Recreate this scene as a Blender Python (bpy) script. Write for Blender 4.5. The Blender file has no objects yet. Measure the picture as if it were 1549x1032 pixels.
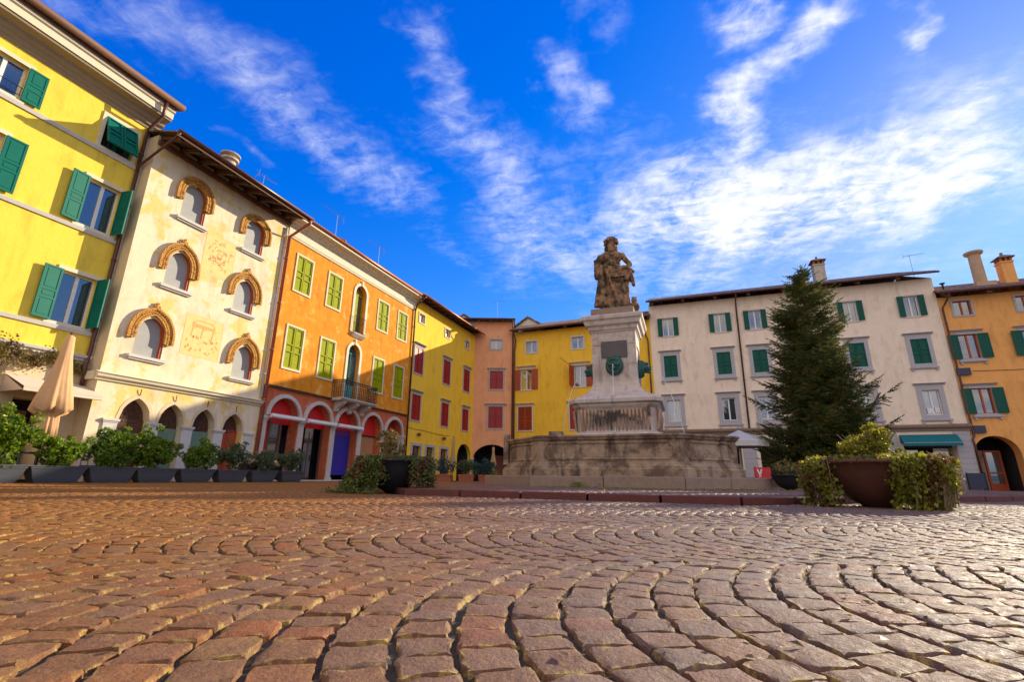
import bpy, math, random
import numpy as np
from mathutils import Vector, Matrix, noise
R = math.radians
random.seed(7); rng = np.random.default_rng(7)
sc = bpy.context.scene
COL = sc.collection

# ------------------------------------------------------------------ camera
PITCH, ROLL = R(15.97), R(-0.6)
cam = bpy.data.cameras.new("camera"); cam.sensor_width = 36; cam.lens = 724.0/1549*36
cam.clip_start = 0.05; cam.clip_end = 2000
camo = bpy.data.objects.new("camera", cam); COL.objects.link(camo); sc.camera = camo
F = Vector((0, math.cos(PITCH), math.sin(PITCH))); u_ = Vector((0, -math.sin(PITCH), math.cos(PITCH))); x_ = Vector((1, 0, 0))
CX = math.cos(ROLL)*x_ - math.sin(ROLL)*u_; CU = math.sin(ROLL)*x_ + math.cos(ROLL)*u_
m3 = Matrix((CX, CU, -F)).transposed()
camo.matrix_world = Matrix.Translation((0, 0, 0.3)) @ m3.to_4x4()

# ------------------------------------------------------------------ light
SUN_AZ, SUN_EL = 53.0, 21.0            # azimuth clockwise from +Y
sd = Vector((math.sin(R(SUN_AZ))*math.cos(R(SUN_EL)), math.cos(R(SUN_AZ))*math.cos(R(SUN_EL)), math.sin(R(SUN_EL))))
sl = bpy.data.lights.new("sun", 'SUN'); sl.energy = 4.0; sl.angle = R(0.5); sl.color = (1.0, 0.86, 0.62)
so = bpy.data.objects.new("sun", sl); COL.objects.link(so); so.rotation_euler = sd.to_track_quat('Z', 'Y').to_euler(); so.location = (0, 0, 40)
sc.view_settings.view_transform = 'Standard'; sc.view_settings.look = 'None'; sc.view_settings.gamma = 1; sc.view_settings.exposure = 0.90
w = bpy.data.worlds.new("World"); sc.world = w; w.use_nodes = True
wt = w.node_tree; wt.nodes.clear()
class NT:
    """terse node helper"""
    def __init__(s, t): s.t = t
    def n(s, typ, ins=None, **kw):
        nd = s.t.nodes.new(typ)
        for k, v in kw.items(): setattr(nd, k, v)
        for k, v in (ins or {}).items():
            if isinstance(v, bpy.types.NodeSocket): s.t.links.new(v, nd.inputs[k])
            else: nd.inputs[k].default_value = v
        return nd
    def math(s, op, a, b=0.0, c=0.0, clamp=False):
        nd = s.n('ShaderNodeMath', {0: a, 1: b, 2: c}, operation=op, use_clamp=clamp); return nd.outputs[0]
    def vmath(s, op, a, b=(0, 0, 0)):
        nd = s.n('ShaderNodeVectorMath', {0: a, 1: b}, operation=op); return nd
    def mix(s, fac, a, b, typ='MIX'):
        nd = s.t.nodes.new('ShaderNodeMix'); nd.data_type = 'RGBA'; nd.blend_type = typ
        for i, v in ((0, fac), (6, a), (7, b)):
            if isinstance(v, bpy.types.NodeSocket): s.t.links.new(v, nd.inputs[i])
            else: nd.inputs[i].default_value = v if i == 0 else (tuple(v)+(1,))[:4]
        return nd.outputs[2]
    def noise(s, vec, scale, detail=4, rough=.55, dist=0.0):
        return s.n('ShaderNodeTexNoise', {'Vector': vec, 'Scale': scale, 'Detail': detail, 'Roughness': rough, 'Distortion': dist}).outputs['Fac']
    def ramp(s, v, a, b, lo=0.0, hi=1.0, smooth=True):
        nd = s.n('ShaderNodeMapRange', {0: v, 1: a, 2: b, 3: lo, 4: hi}); nd.interpolation_type = 'SMOOTHSTEP' if smooth else 'LINEAR'; return nd.outputs[0]
W = NT(wt)
sky = W.n('ShaderNodeTexSky', sky_type='NISHITA', sun_disc=False, sun_elevation=R(SUN_EL), sun_rotation=R(SUN_AZ))
sky.air_density = 1.0; sky.dust_density = 0.25; sky.ozone_density = 3.0
hsv = W.n('ShaderNodeHueSaturation', {'Hue': 0.506, 'Saturation': 1.42, 'Value': 1.55, 'Color': sky.outputs[0]})
sc3 = W.n('ShaderNodeSeparateColor', {0: W.mix(1.0, hsv.outputs[0], (0.58, 0.53, 1.12), 'MULTIPLY')})
def soft(c, k): return W.math('DIVIDE', c, W.math('SQRT', W.math('ADD', 1.0, W.math('POWER', W.math('DIVIDE', c, k), 2.0))))
skyc = W.n('ShaderNodeCombineColor', {0: soft(sc3.outputs[0], 1.5), 1: soft(sc3.outputs[1], 3.1), 2: soft(sc3.outputs[2], 5.2)}).outputs[0]
tc = W.n('ShaderNodeTexCoord'); gen = tc.outputs['Generated']
sep = W.n('ShaderNodeSeparateXYZ', {0: gen})
zz = W.math('ADD', W.math('MAXIMUM', sep.outputs[2], 0.0), 0.12)
inv = W.math('DIVIDE', 1.0, zz)
pl = W.vmath('MULTIPLY', gen); sclv = W.n('ShaderNodeCombineXYZ', {0: inv, 1: inv, 2: 0.0}); wt.links.new(sclv.outputs[0], pl.inputs[1]); q0 = pl.outputs[0]
wn = W.n('ShaderNodeTexNoise', {'Vector': q0, 'Scale': 2.6, 'Detail': 5.0, 'Roughness': .6})
warp = W.vmath('SCALE', W.vmath('SUBTRACT', wn.outputs['Color'], (.5, .5, .5)).outputs[0]); warp.inputs['Scale'].default_value = .42
qw = W.vmath('ADD', q0, warp.outputs[0]).outputs[0]
rot = W.n('ShaderNodeVectorRotate', {'Vector': q0, 'Angle': R(14)}, rotation_type='Z_AXIS').outputs[0]
n1 = W.noise(W.vmath('MULTIPLY', rot, (1.0, 0.55, 1.0)).outputs[0], 4.2, 7, .66, .4)
rip = W.noise(W.vmath('MULTIPLY', rot, (.9, 1.5, 1.0)).outputs[0], 15.0, 5, .62, .5)
tex = W.math('ADD', W.math('MULTIPLY', W.ramp(n1, .34, .68, smooth=False), .60), W.math('MULTIPLY', W.ramp(rip, .32, .70, smooth=False), .38))
def pxq(px, py):
    d = (F + CX*((px-774.5)/724) - CU*((py-516)/724)).normalized(); k = 1/(max(d.z, 0)+.12); return Vector((d.x*k, d.y*k, 0))
segs = [((120, -20), (380, 120), 58, .66), ((380, 120), (600, 300), 46, .74), ((345, 205), (430, 270), 14, .56), ((600, -10), (650, 60), 30, .62), ((640, 60), (700, 200), 40, .80), ((700, 200), (830, 370), 52, .76),
        ((890, -10), (900, 60), 44, .62), ((830, 90), (890, 200), 34, .74), ((620, 300), (700, 390), 22, .60), ((1080, -20), (1110, 70), 50, .98), ((1215, 60), (1110, 170), 34, 1.0), ((1110, 170), (1130, 260), 34, 1.0), ((1000, 120), (1060, 170), 18, .55),
        ((890, 380), (1060, 400), 70, .80), ((1010, 330), (1250, 330), 62, 1.08), ((1180, 330), (1380, 270), 66, 1.35), ((1340, 270), (1465, 165), 34, 1.15), ((1375, -10), (1375, 80), 30, .95), ((1545, 170), (1590, 240), 34, 1.0), ((1420, 300), (1640, 270), 60, .62), ((860, 260), (960, 210), 46, .58), ((1120, 430), (1500, 400), 40, .62)]
cov = None
for (a_, b_, wd, amp) in segs:
    A_, B_ = pxq(*a_), pxq(*b_); AB = B_-A_; mx_, my_ = (a_[0]+b_[0])/2, (a_[1]+b_[1])/2; L_ = math.hypot(b_[0]-a_[0], b_[1]-a_[1])
    nx, ny = -(b_[1]-a_[1])/L_, (b_[0]-a_[0])/L_; wq = (pxq(mx_+nx*wd, my_+ny*wd)-pxq(mx_, my_)).length
    pa = W.vmath('SUBTRACT', qw, tuple(A_)).outputs[0]
    h = W.math('MULTIPLY', W.n('ShaderNodeVectorMath', {0: pa, 1: tuple(AB)}, operation='DOT_PRODUCT').outputs['Value'], 1/AB.length_squared, clamp=True)
    sv = W.n('ShaderNodeVectorMath', {0: tuple(AB)}, operation='SCALE'); wt.links.new(h, sv.inputs['Scale'])
    dd = W.n('ShaderNodeVectorMath', {0: pa, 1: sv.outputs[0]}, operation='DISTANCE').outputs['Value']
    m = W.ramp(dd, wq*2.5, 0.0, 0, amp*.90); cov = m if cov is None else W.math('MAXIMUM', cov, m)
# unseen warm cloud added behind the camera and overhead to fill shaded facades
back = W.ramp(W.math('MULTIPLY', sep.outputs[1], -1.0), -.20, .25, 0, .95)
cl = W.math('MULTIPLY', W.math('MAXIMUM', cov, back), W.math('ADD', .26, tex))
cl = W.math('MULTIPLY', W.math('MULTIPLY', W.ramp(cl, .22, .98, 0, 1), W.ramp(W.math('MAXIMUM', cov, back), .3, 1.0, .42, 1)), W.ramp(sep.outputs[2], 0.0, .05))
cloudc = W.mix(back, W.mix(rip, (3.9, 4.1, 5.0), (4.8, 4.8, 5.0)), (6.4, 5.5, 4.5))
fin = W.mix(cl, skyc, cloudc)
bg = W.n('ShaderNodeBackground', {'Color': fin, 'Strength': 0.13})
W.n('ShaderNodeOutputWorld', {'Surface': bg.outputs[0]})

# ------------------------------------------------------------------ helpers
def tag(o, label=None, cat=None, group=None, kind=None):
    if label: o['label'] = label
    if cat: o['category'] = cat
    if group: o['group'] = group
    if kind: o['kind'] = kind
    return o
def empty(name, loc=(0, 0, 0), rz=0.0, label=None, cat=None, group=None):
    o = bpy.data.objects.new(name, None); COL.objects.link(o); o.location = loc; o.rotation_euler = (0, 0, rz)
    o.empty_display_size = .3
    return tag(o, label, cat, group)
class MB:
    def __init__(s): s.v = []; s.f = []; s.m = []; s.mi = 0
    def add(s, vs, fs):
        b = len(s.v); s.v += [tuple(v) for v in vs]; s.f += [tuple(b+i for i in f) for f in fs]; s.m += [s.mi]*len(fs); return s
    def box(s, x0, x1, y0, y1, z0, z1):
        return s.add([(x0,y0,z0),(x1,y0,z0),(x1,y1,z0),(x0,y1,z0),(x0,y0,z1),(x1,y0,z1),(x1,y1,z1),(x0,y1,z1)],
                     [(0,3,2,1),(4,5,6,7),(0,1,5,4),(1,2,6,5),(2,3,7,6),(3,0,4,7)])
    def tube(s, p, r, n=8, caps=True):
        """p list of points, r radius or list"""
        p = [Vector(q) for q in p]; N = len(p); rr = r if isinstance(r, (list, tuple)) else [r]*N
        rings = []; up = None
        for i, q in enumerate(p):
            t = (p[min(i+1, N-1)] - p[max(i-1, 0)]).normalized()
            if up is None or abs(up.dot(t)) > .95: up = Vector((0, 0, 1)) if abs(t.z) < .9 else Vector((1, 0, 0))
            a = t.cross(up).normalized(); b = a.cross(t).normalized(); up = b
            rings.append([q + (a*math.cos(2*math.pi*k/n) + b*math.sin(2*math.pi*k/n))*rr[i] for k in range(n)])
        vs = [v for g in rings for v in g]; fs = []
        for i in range(N-1):
            for k in range(n):
                fs.append((i*n+k, (i+1)*n+k, (i+1)*n+(k+1) % n, i*n+(k+1) % n))
        if caps: fs += [tuple(range(n)), tuple((N-1)*n+k for k in reversed(range(n)))]
        return s.add(vs, fs)
    def lathe(s, prof, c=(0, 0), n=24, wob=None):
        vs = []; fs = []
        for (r, z) in prof:
            for k in range(n):
                a = 2*math.pi*k/n; q = r*(wob(a, z) if wob else 1); vs.append((c[0]+q*math.cos(a), c[1]+q*math.sin(a), z))
        for i in range(len(prof)-1):
            for k in range(n): fs.append((i*n+k, i*n+(k+1) % n, (i+1)*n+(k+1) % n, (i+1)*n+k))
        fs += [tuple(reversed(range(n))), tuple((len(prof)-1)*n+k for k in range(n))]
        return s.add(vs, fs)
    def rings(s, rings, caps=True):
        n = len(rings[0]); vs = [v for g in rings for v in g]; fs = []
        for i in range(len(rings)-1):
            for k in range(n): fs.append((i*n+k, i*n+(k+1) % n, (i+1)*n+(k+1) % n, (i+1)*n+k))
        if caps: fs += [tuple(reversed(range(n))), tuple((len(rings)-1)*n+k for k in range(n))]
        return s.add(vs, fs)
    def ell(s, c, r, rot=None, n=12, m=8):
        vs = []; fs = []; M = rot or Matrix.Identity(3)
        for i in range(1, m):
            t = math.pi*i/m
            for k in range(n):
                a = 2*math.pi*k/n
                vs.append(Vector(c) + M @ Vector((r[0]*math.sin(t)*math.cos(a), r[1]*math.sin(t)*math.sin(a), r[2]*math.cos(t))))
        top = len(vs); vs.append(Vector(c)+M @ Vector((0, 0, r[2]))); vs.append(Vector(c)+M @ Vector((0, 0, -r[2])))
        for i in range(m-2):
            for k in range(n): fs.append((i*n+k, (i+1)*n+k, (i+1)*n+(k+1) % n, i*n+(k+1) % n))
        for k in range(n): fs += [(top, k, (k+1) % n), (top+1, (m-2)*n+(k+1) % n, (m-2)*n+k)]
        return s.add(vs, fs)
    def prism(s, poly, y0, y1):
        """poly in (x,z), extruded in y (y0 front)"""
        n = len(poly); vs = [(a, y0, b) for a, b in poly]+[(a, y1, b) for a, b in poly]
        return s.add(vs, [tuple(range(n)), tuple(reversed(range(n, 2*n)))]+[(i, i+n, (i+1) % n+n, (i+1) % n) for i in range(n)])
    def strip(s, inner, outer, y0, y1):
        """band between two (x,z) polylines, front y0 back y1"""
        n = len(inner); vs = []
        for y in (y0, y1):
            vs += [(a, y, b) for a, b in inner]+[(a, y, b) for a, b in outer]
        fs = []
        for i in range(n-1):
            fs += [(i, i+1, n+i+1, n+i), (2*n+i, 3*n+i, 3*n+i+1, 2*n+i+1), (i, 2*n+i, 2*n+i+1, i+1), (n+i, n+i+1, 3*n+i+1, 3*n+i)]
        fs += [(0, n, 3*n, 2*n), (n-1, 3*n-1, 4*n-1, 2*n-1)]
        return s.add(vs, fs)
    def prof(s, pts, x0, x1):
        """profile pts (y,z) swept along x"""
        n = len(pts); vs = [(x0, a, b) for a, b in pts]+[(x1, a, b) for a, b in pts]
        return s.add(vs, [tuple(range(n)), tuple(reversed(range(n, 2*n)))]+[(i, (i+1) % n, (i+1) % n+n, i+n) for i in range(n)])
    def mesh(s, name, mats, smooth=False, fix=True):
        me = bpy.data.meshes.new(name); me.from_pydata(s.v, [], s.f)
        for m_ in (mats if isinstance(mats, (list, tuple)) else [mats]): me.materials.append(m_)
        if len(me.materials) > 1: me.polygons.foreach_set('material_index', s.m)
        if fix:
            import bmesh
            b = bmesh.new(); b.from_mesh(me); bmesh.ops.recalc_face_normals(b, faces=b.faces); b.to_mesh(me); b.free()
        if smooth: me.polygons.foreach_set('use_smooth', [True]*len(me.polygons))
        me.update(); return me
    def build(s, name, mats, parent=None, loc=(0, 0, 0), rz=0.0, smooth=False, fix=True, label=None):
        return put(name, s.mesh(name, mats, smooth, fix), parent, loc, rz, label)
def put(name, me, parent=None, loc=(0, 0, 0), rz=0.0, label=None):
    o = bpy.data.objects.new(name, me); COL.objects.link(o); o.location = loc; o.rotation_euler = (0, 0, rz)
    if parent: o.parent = parent
    if label: o['label'] = label
    return o
def copy_tree(o, parent=None):
    c = o.copy(); COL.objects.link(c); c.parent = parent
    for ch in list(o.children): copy_tree(ch, c)
    return c

# ------------------------------------------------------------------ materials
def newmat(name):
    m = bpy.data.materials.new(name); m.use_nodes = True; t = m.node_tree; b = t.nodes['Principled BSDF']; return m, NT(t), b
def M(name, col, rough=.7, var=.12, scale=6.0, bump=.0, bscale=40.0, metal=0.0, spec=.5, col2=None, thr=(.45, .6), scale2=1.2, stain=None, stretch=(1, 1, 1), grime=0):
    """surface: base colour, fine variation, optional worn second colour in patches, optional vertical stains"""
    m, N, b = newmat(name)
    tc = N.n('ShaderNodeTexCoord').outputs['Object']
    v = N.vmath('MULTIPLY', tc, stretch).outputs[0]
    n = N.noise(v, scale, 6, .6)
    c = N.mix(n, tuple(x*(1-var*1.6) for x in col), tuple(min(1, x*(1+var*1.4)) for x in col))
    if col2:
        k = N.ramp(N.noise(v, scale2, 7, .65, .3), thr[0], thr[1])
        c = N.mix(k, c, col2)
    if stain:
        sv = N.vmath('MULTIPLY', tc, (3.0, 3.0, .35)).outputs[0]
        k = N.ramp(N.noise(sv, 1.6, 5, .6), .5, .78, 0, stain[1])
        c = N.mix(k, c, stain[0])
    if grime:
        g1 = N.noise(N.vmath('MULTIPLY', tc, (1.6, 1.6, .55)).outputs[0], 1.1, 8, .68, .4)
        c = N.mix(N.ramp(g1, .46, .76, 0, grime), c, (.50, .44, .40), 'MULTIPLY')
        c = N.mix(N.ramp(N.noise(tc, 14, 5, .7), .62, .74, 0, grime*.8), c, (.60, .54, .50), 'MULTIPLY')
        zz1 = N.n('ShaderNodeSeparateXYZ', {0: tc}).outputs[2]
        c = N.mix(N.math('MULTIPLY', N.ramp(N.math('ADD', zz1, N.math('MULTIPLY', g1, 1.2)), 1.5, .3), grime), c, (.55, .48, .44), 'MULTIPLY')
    N.t.links.new(c, b.inputs['Base Color'])
    b.inputs['Roughness'].default_value = rough; b.inputs['Metallic'].default_value = metal
    b.inputs['Specular IOR Level'].default_value = spec
    if bump:
        bn = N.n('ShaderNodeBump', {'Height': N.noise(tc, bscale, 6, .65), 'Strength': bump, 'Distance': .02})
        N.t.links.new(bn.outputs[0], b.inputs['Normal'])
    return m
PL = dict(rough=.9, bump=.45, bscale=9, spec=.2, grime=.48)
m_y1 = M('plaster lemon yellow', (.86, .63, .075), var=.05, scale=2, stain=((.66, .44, .04), .35), **PL)
m_w = M('plaster cream', (.80, .67, .46), var=.09, scale=2.4, col2=(.76, .57, .20), thr=(.50, .60), scale2=.9, stain=((.48, .36, .26), .35), **PL)
m_wside = M('plaster pale cream', (.68, .54, .34), var=.06, scale=2, **PL)
m_o = M('plaster orange', (.80, .28, .02), var=.26, scale=2.2, col2=(.82, .44, .10), thr=(.52, .66), scale2=1.3, stain=((.55, .12, .02), .55), **PL)
m_ored = M('plaster red orange lower', (.56, .14, .06), var=.25, scale=3, col2=(.55, .28, .18), thr=(.55, .7), scale2=1.6, **PL)
m_y2 = M('plaster yellow', (.90, .57, .045), var=.06, scale=1.5, stain=((.62, .40, .05), .3), **PL)
m_p = M('plaster salmon', (.82, .39, .20), var=.07, scale=2, stain=((.62, .25, .14), .3), **PL)
m_y3 = M('plaster warm yellow', (.90, .54, .05), var=.07, scale=1.5, stain=((.62, .38, .05), .3), **PL)
m_c = M('plaster cream grey', (.88, .72, .55), var=.08, scale=2.5, col2=(.76, .58, .38), thr=(.6, .75), scale2=.6, stain=((.62, .52, .42), .3), **PL)
m_or = M('plaster apricot', (.84, .40, .12), var=.08, scale=2, stain=((.62, .26, .08), .35), **PL)
m_stone = M('istrian stone', (.55, .50, .43), var=.14, scale=9, rough=.8, bump=.3, bscale=30, stain=((.32, .28, .22), .5))
m_lilac = M('grey window stone', (.42, .40, .41), var=.12, scale=9, rough=.85, bump=.3, bscale=40)
m_trimw = M('cream trim', (.70, .62, .44), var=.08, scale=6, rough=.8, bump=.15, bscale=30)
m_trimg = M('pale grey trim', (.58, .55, .50), var=.09, scale=7, rough=.8, bump=.2, bscale=30)
m_taupe = M('taupe moulding', (.36, .28, .19), var=.12, scale=6, rough=.85, bump=.2, bscale=30)
m_teal = M('teal shutter paint', (.0, .14, .095), var=.12, scale=5, rough=.5, spec=.2, bump=.08)
m_green = M('dark green shutter paint', (.0, .085, .055), var=.14, scale=5, rough=.5, spec=.25, bump=.08)
m_lime = M('olive lime shutter paint', (.31, .33, .0), var=.22, scale=7, rough=.65, spec=.1, bump=.15, col2=(.20, .26, .02), thr=(.5, .7), scale2=3)
m_red = M('dark red shutter paint', (.33, .009, .010), var=.14, scale=6, rough=.5, bump=.08)
m_redbr = M('red brown shutter paint', (.40, .055, .010), var=.14, scale=6, rough=.5, bump=.08)
m_wood = M('brown timber', (.15, .062, .03), var=.3, scale=6, rough=.7, bump=.3, bscale=25, stretch=(1, 1, 4))
m_dwood = M('dark soffit timber', (.10, .045, .028), var=.3, scale=5, rough=.8, bump=.3, bscale=25)
m_pipe = M('brown painted gutter', (.085, .022, .014), var=.2, scale=5, rough=.4, spec=.6)
m_copper = M('copper gutter', (.42, .13, .03), var=.2, scale=5, rough=.4, metal=.4)
m_white = M('white paint', (.74, .73, .70), var=.05, scale=8, rough=.5)
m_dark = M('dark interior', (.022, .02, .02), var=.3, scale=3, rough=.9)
m_brightred = M('bright red board', (.62, .012, .01), var=.10, scale=3, rough=.5)
m_blue = M('ultramarine door paint', (.022, .018, .30), var=.10, scale=3, rough=.45)
m_iron = M('wrought iron', (.03, .032, .038), var=.3, scale=12, rough=.5, metal=.6)
m_greypanel = M('grey blind', (.30, .30, .29), var=.12, scale=4, rough=.6)
m_rollgreen = M('green roller shutter', (.16, .27, .20), var=.15, scale=6, rough=.5)
m_terra = M('carved terracotta', (.60, .29, .05), var=.5, scale=26, col2=(.22, .08, .02), thr=(.52, .6), scale2=14, rough=.85, bump=.9, bscale=45)
def tilemat(name, c1, c2, c3):
    m, N, b = newmat(name); tcx = N.n('ShaderNodeTexCoord').outputs['Object']
    v = N.n('ShaderNodeTexVoronoi', {'Vector': N.vmath('MULTIPLY', tcx, (5.5, 2.6, 2.6)).outputs[0], 'Scale': 1.0, 'Randomness': .6}); g = N.n('ShaderNodeSeparateColor', {0: v.outputs['Color']}).outputs
    c = N.mix(g[0], c1, c2); c = N.mix(N.ramp(g[1], .6, .8, 0, .8), c, c3); c = N.mix(N.ramp(N.noise(tcx, 22, 4), .45, .65, 0, .6), c, tuple(x*.4 for x in c1))
    N.t.links.new(c, b.inputs['Base Color']); b.inputs['Roughness'].default_value = .9
    bn = N.n('ShaderNodeBump', {'Height': v.outputs['Distance'], 'Strength': .9, 'Distance': .04}); N.t.links.new(bn.outputs[0], b.inputs['Normal']); return m
m_tile = tilemat('roof tile', (.14, .075, .05), (.30, .17, .11), (.33, .27, .21))
m_tileo = M('orange roof tile', (.52, .20, .07), var=.35, scale=8, rough=.9, bump=.4)
m_awngreen = M('teal awning cloth', (.0, .13, .16), var=.10, scale=5, rough=.85)
m_awncream = M('cream awning cloth', (.62, .52, .40), var=.06, scale=4, rough=.9)
m_parasol = M('beige parasol cloth', (.62, .36, .17), var=.10, scale=6, rough=.9, bump=.2)
m_parasol2 = M('khaki parasol cloth', (.40, .26, .12), var=.12, scale=6, rough=.9, bump=.2)
m_planter = M('grey plastic trough', (.07, .075, .085), var=.10, scale=6, rough=.45)
m_terrap = M('terracotta trough', (.36, .11, .06), var=.2, scale=6, rough=.85)
m_bowl = M('dark rust bowl', (.12, .045, .030), var=.3, scale=5, rough=.42, spec=.4, bump=.25, bscale=18)
m_bowlb = M('black bowl', (.018, .018, .022), var=.3, scale=5, rough=.5, spec=.4)
m_soil = M('soil', (.05, .03, .02), var=.4, scale=12, rough=.95)
m_fount = M('weathered fountain stone', (.37, .26, .17), var=.34, scale=5, rough=.85, bump=1.0, bscale=24, col2=(.14, .085, .055), thr=(.45, .60), scale2=1.5, stain=((.022, .015, .012), 1.0))
m_fountl = M('pink fountain stone', (.56, .47, .41), var=.20, scale=6, rough=.82, bump=.5, bscale=26, col2=(.44, .27, .18), thr=(.55, .7), scale2=2.0, stain=((.13, .08, .06), .65))
m_step = M('fountain step stone', (.29, .20, .145), var=.25, scale=7, rough=.85, bump=.7, bscale=30, col2=(.14, .10, .07), thr=(.58, .72), scale2=1.7)
m_statue = M('mossy statue stone', (.36, .20, .10), var=.6, scale=9, rough=.9, bump=1.0, bscale=22, col2=(.035, .03, .016), thr=(.42, .62), scale2=3.0, stain=((.03, .03, .02), .7))
m_plaque = M('dark slate plaque', (.10, .085, .08), var=.25, scale=6, rough=.6, bump=.2, col2=(.30, .10, .05), thr=(.66, .74), scale2=3)
m_bronze = M('green patina bronze', (.035, .12, .10), var=.5, scale=14, rough=.6, metal=.35, bump=.6, bscale=30)
m_kerb = M('red porphyry kerb', (.13, .034, .024), var=.3, scale=9, rough=.8, bump=.6, bscale=60)
m_bark = M('conifer bark', (.13, .065, .04), var=.35, scale=10, rough=.95, bump=.8, bscale=25)
m_stem = M('woody stem', (.16, .11, .06), var=.3, scale=10, rough=.9)
m_slate = M('dark sign board', (.02, .025, .06), var=.2, scale=5, rough=.4)
m_tape = M('red barrier board', (.55, .02, .02), var=.1, scale=4, rough=.5)
m_rock = M('pale dry rock', (.60, .45, .30), var=.2, scale=8, rough=.9, bump=.8)
m_alu = M('aluminium', (.22, .22, .24), var=.1, scale=10, rough=.6, metal=.3)
m_chim = M('weathered chimney plaster', (.52, .44, .34), var=.2, scale=4, rough=.9, bump=.5, stain=((.2, .17, .14), .6))
m_brick = M('chimney brick', (.40, .15, .08), var=.3, scale=14, rough=.9, bump=.5)
def glassmat(name, c=(.03, .045, .06), rough=.04):
    m, N, b = newmat(name); b.inputs['Base Color'].default_value = (*c, 1); b.inputs['Roughness'].default_value = rough
    b.inputs['Specular IOR Level'].default_value = 1.0; b.inputs['IOR'].default_value = 1.9; return m
m_glass = glassmat('window glass')
m_glassc = glassmat('glass with pale curtain', (.20, .22, .24), .06)
def leafmat(name, c1, c2, c3=None, tr=.35):
    m, N, b = newmat(name)
    g = N.n('ShaderNodeNewGeometry').outputs['Random Per Island']
    c = N.mix(g, c1, c2)
    if c3:
        tcx = N.n('ShaderNodeTexCoord').outputs['Object']
        c = N.mix(N.ramp(N.noise(tcx, 3.0, 3), .5, .62), c, c3)
    N.t.links.new(c, b.inputs['Base Color']); b.inputs['Roughness'].default_value = .5
    tb = N.n('ShaderNodeBsdfTranslucent', {'Color': c}); mx = N.n('ShaderNodeMixShader', {0: tr, 1: b.outputs[0], 2: tb.outputs[0]})
    out = [n for n in N.t.nodes if n.type == 'OUTPUT_MATERIAL'][0]; N.t.links.new(mx.outputs[0], out.inputs[0]); return m
l_shrub = leafmat('fresh green leaf', (.05, .13, .006), (.28, .38, .014), None, .5)
l_shrubd = leafmat('deep green leaf', (.035, .11, .008), (.24, .36, .02), None, .5)
l_olive = leafmat('grey green leaf', (.05, .085, .03), (.18, .23, .10), None, .45)
l_blue = leafmat('blue green leaf', (.015, .06, .06), (.06, .13, .12))
l_ivy = leafmat('ivy leaf', (.045, .075, .012), (.20, .22, .035), (.17, .08, .03), .4)
l_yell = leafmat('yellow green leaf', (.16, .18, .012), (.50, .42, .03), (.13, .15, .02), .5)
l_ivyy = leafmat('yellow ivy leaf', (.08, .12, .012), (.42, .36, .03), (.17, .09, .025), .5)
l_fir = leafmat('spruce needle', (.036, .07, .014), (.16, .19, .03), (.20, .15, .022), .4)
l_dry = leafmat('dry vine leaf', (.20, .16, .03), (.30, .22, .05), (.12, .07, .02))

def gz(x): return -0.005*x          # the square falls slightly to the right
PADZ = 0.10
FC = Vector((3.6, 15.95)); FTH = R(-19.5)
def floc(X, Y): return (FC.x+math.cos(FTH)*X-math.sin(FTH)*Y, FC.y+math.sin(FTH)*X+math.cos(FTH)*Y)
def padpoly(): 
    a, H, c = 2.6, 8.85, 6.25
    loc = [(-a, -H), (a, -H), (H, -a), (H, a), (a, H), (-a, H), (-H, a), (-H, -a)]
    return [floc(*p) for p in loc]
PAD = padpoly()

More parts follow.
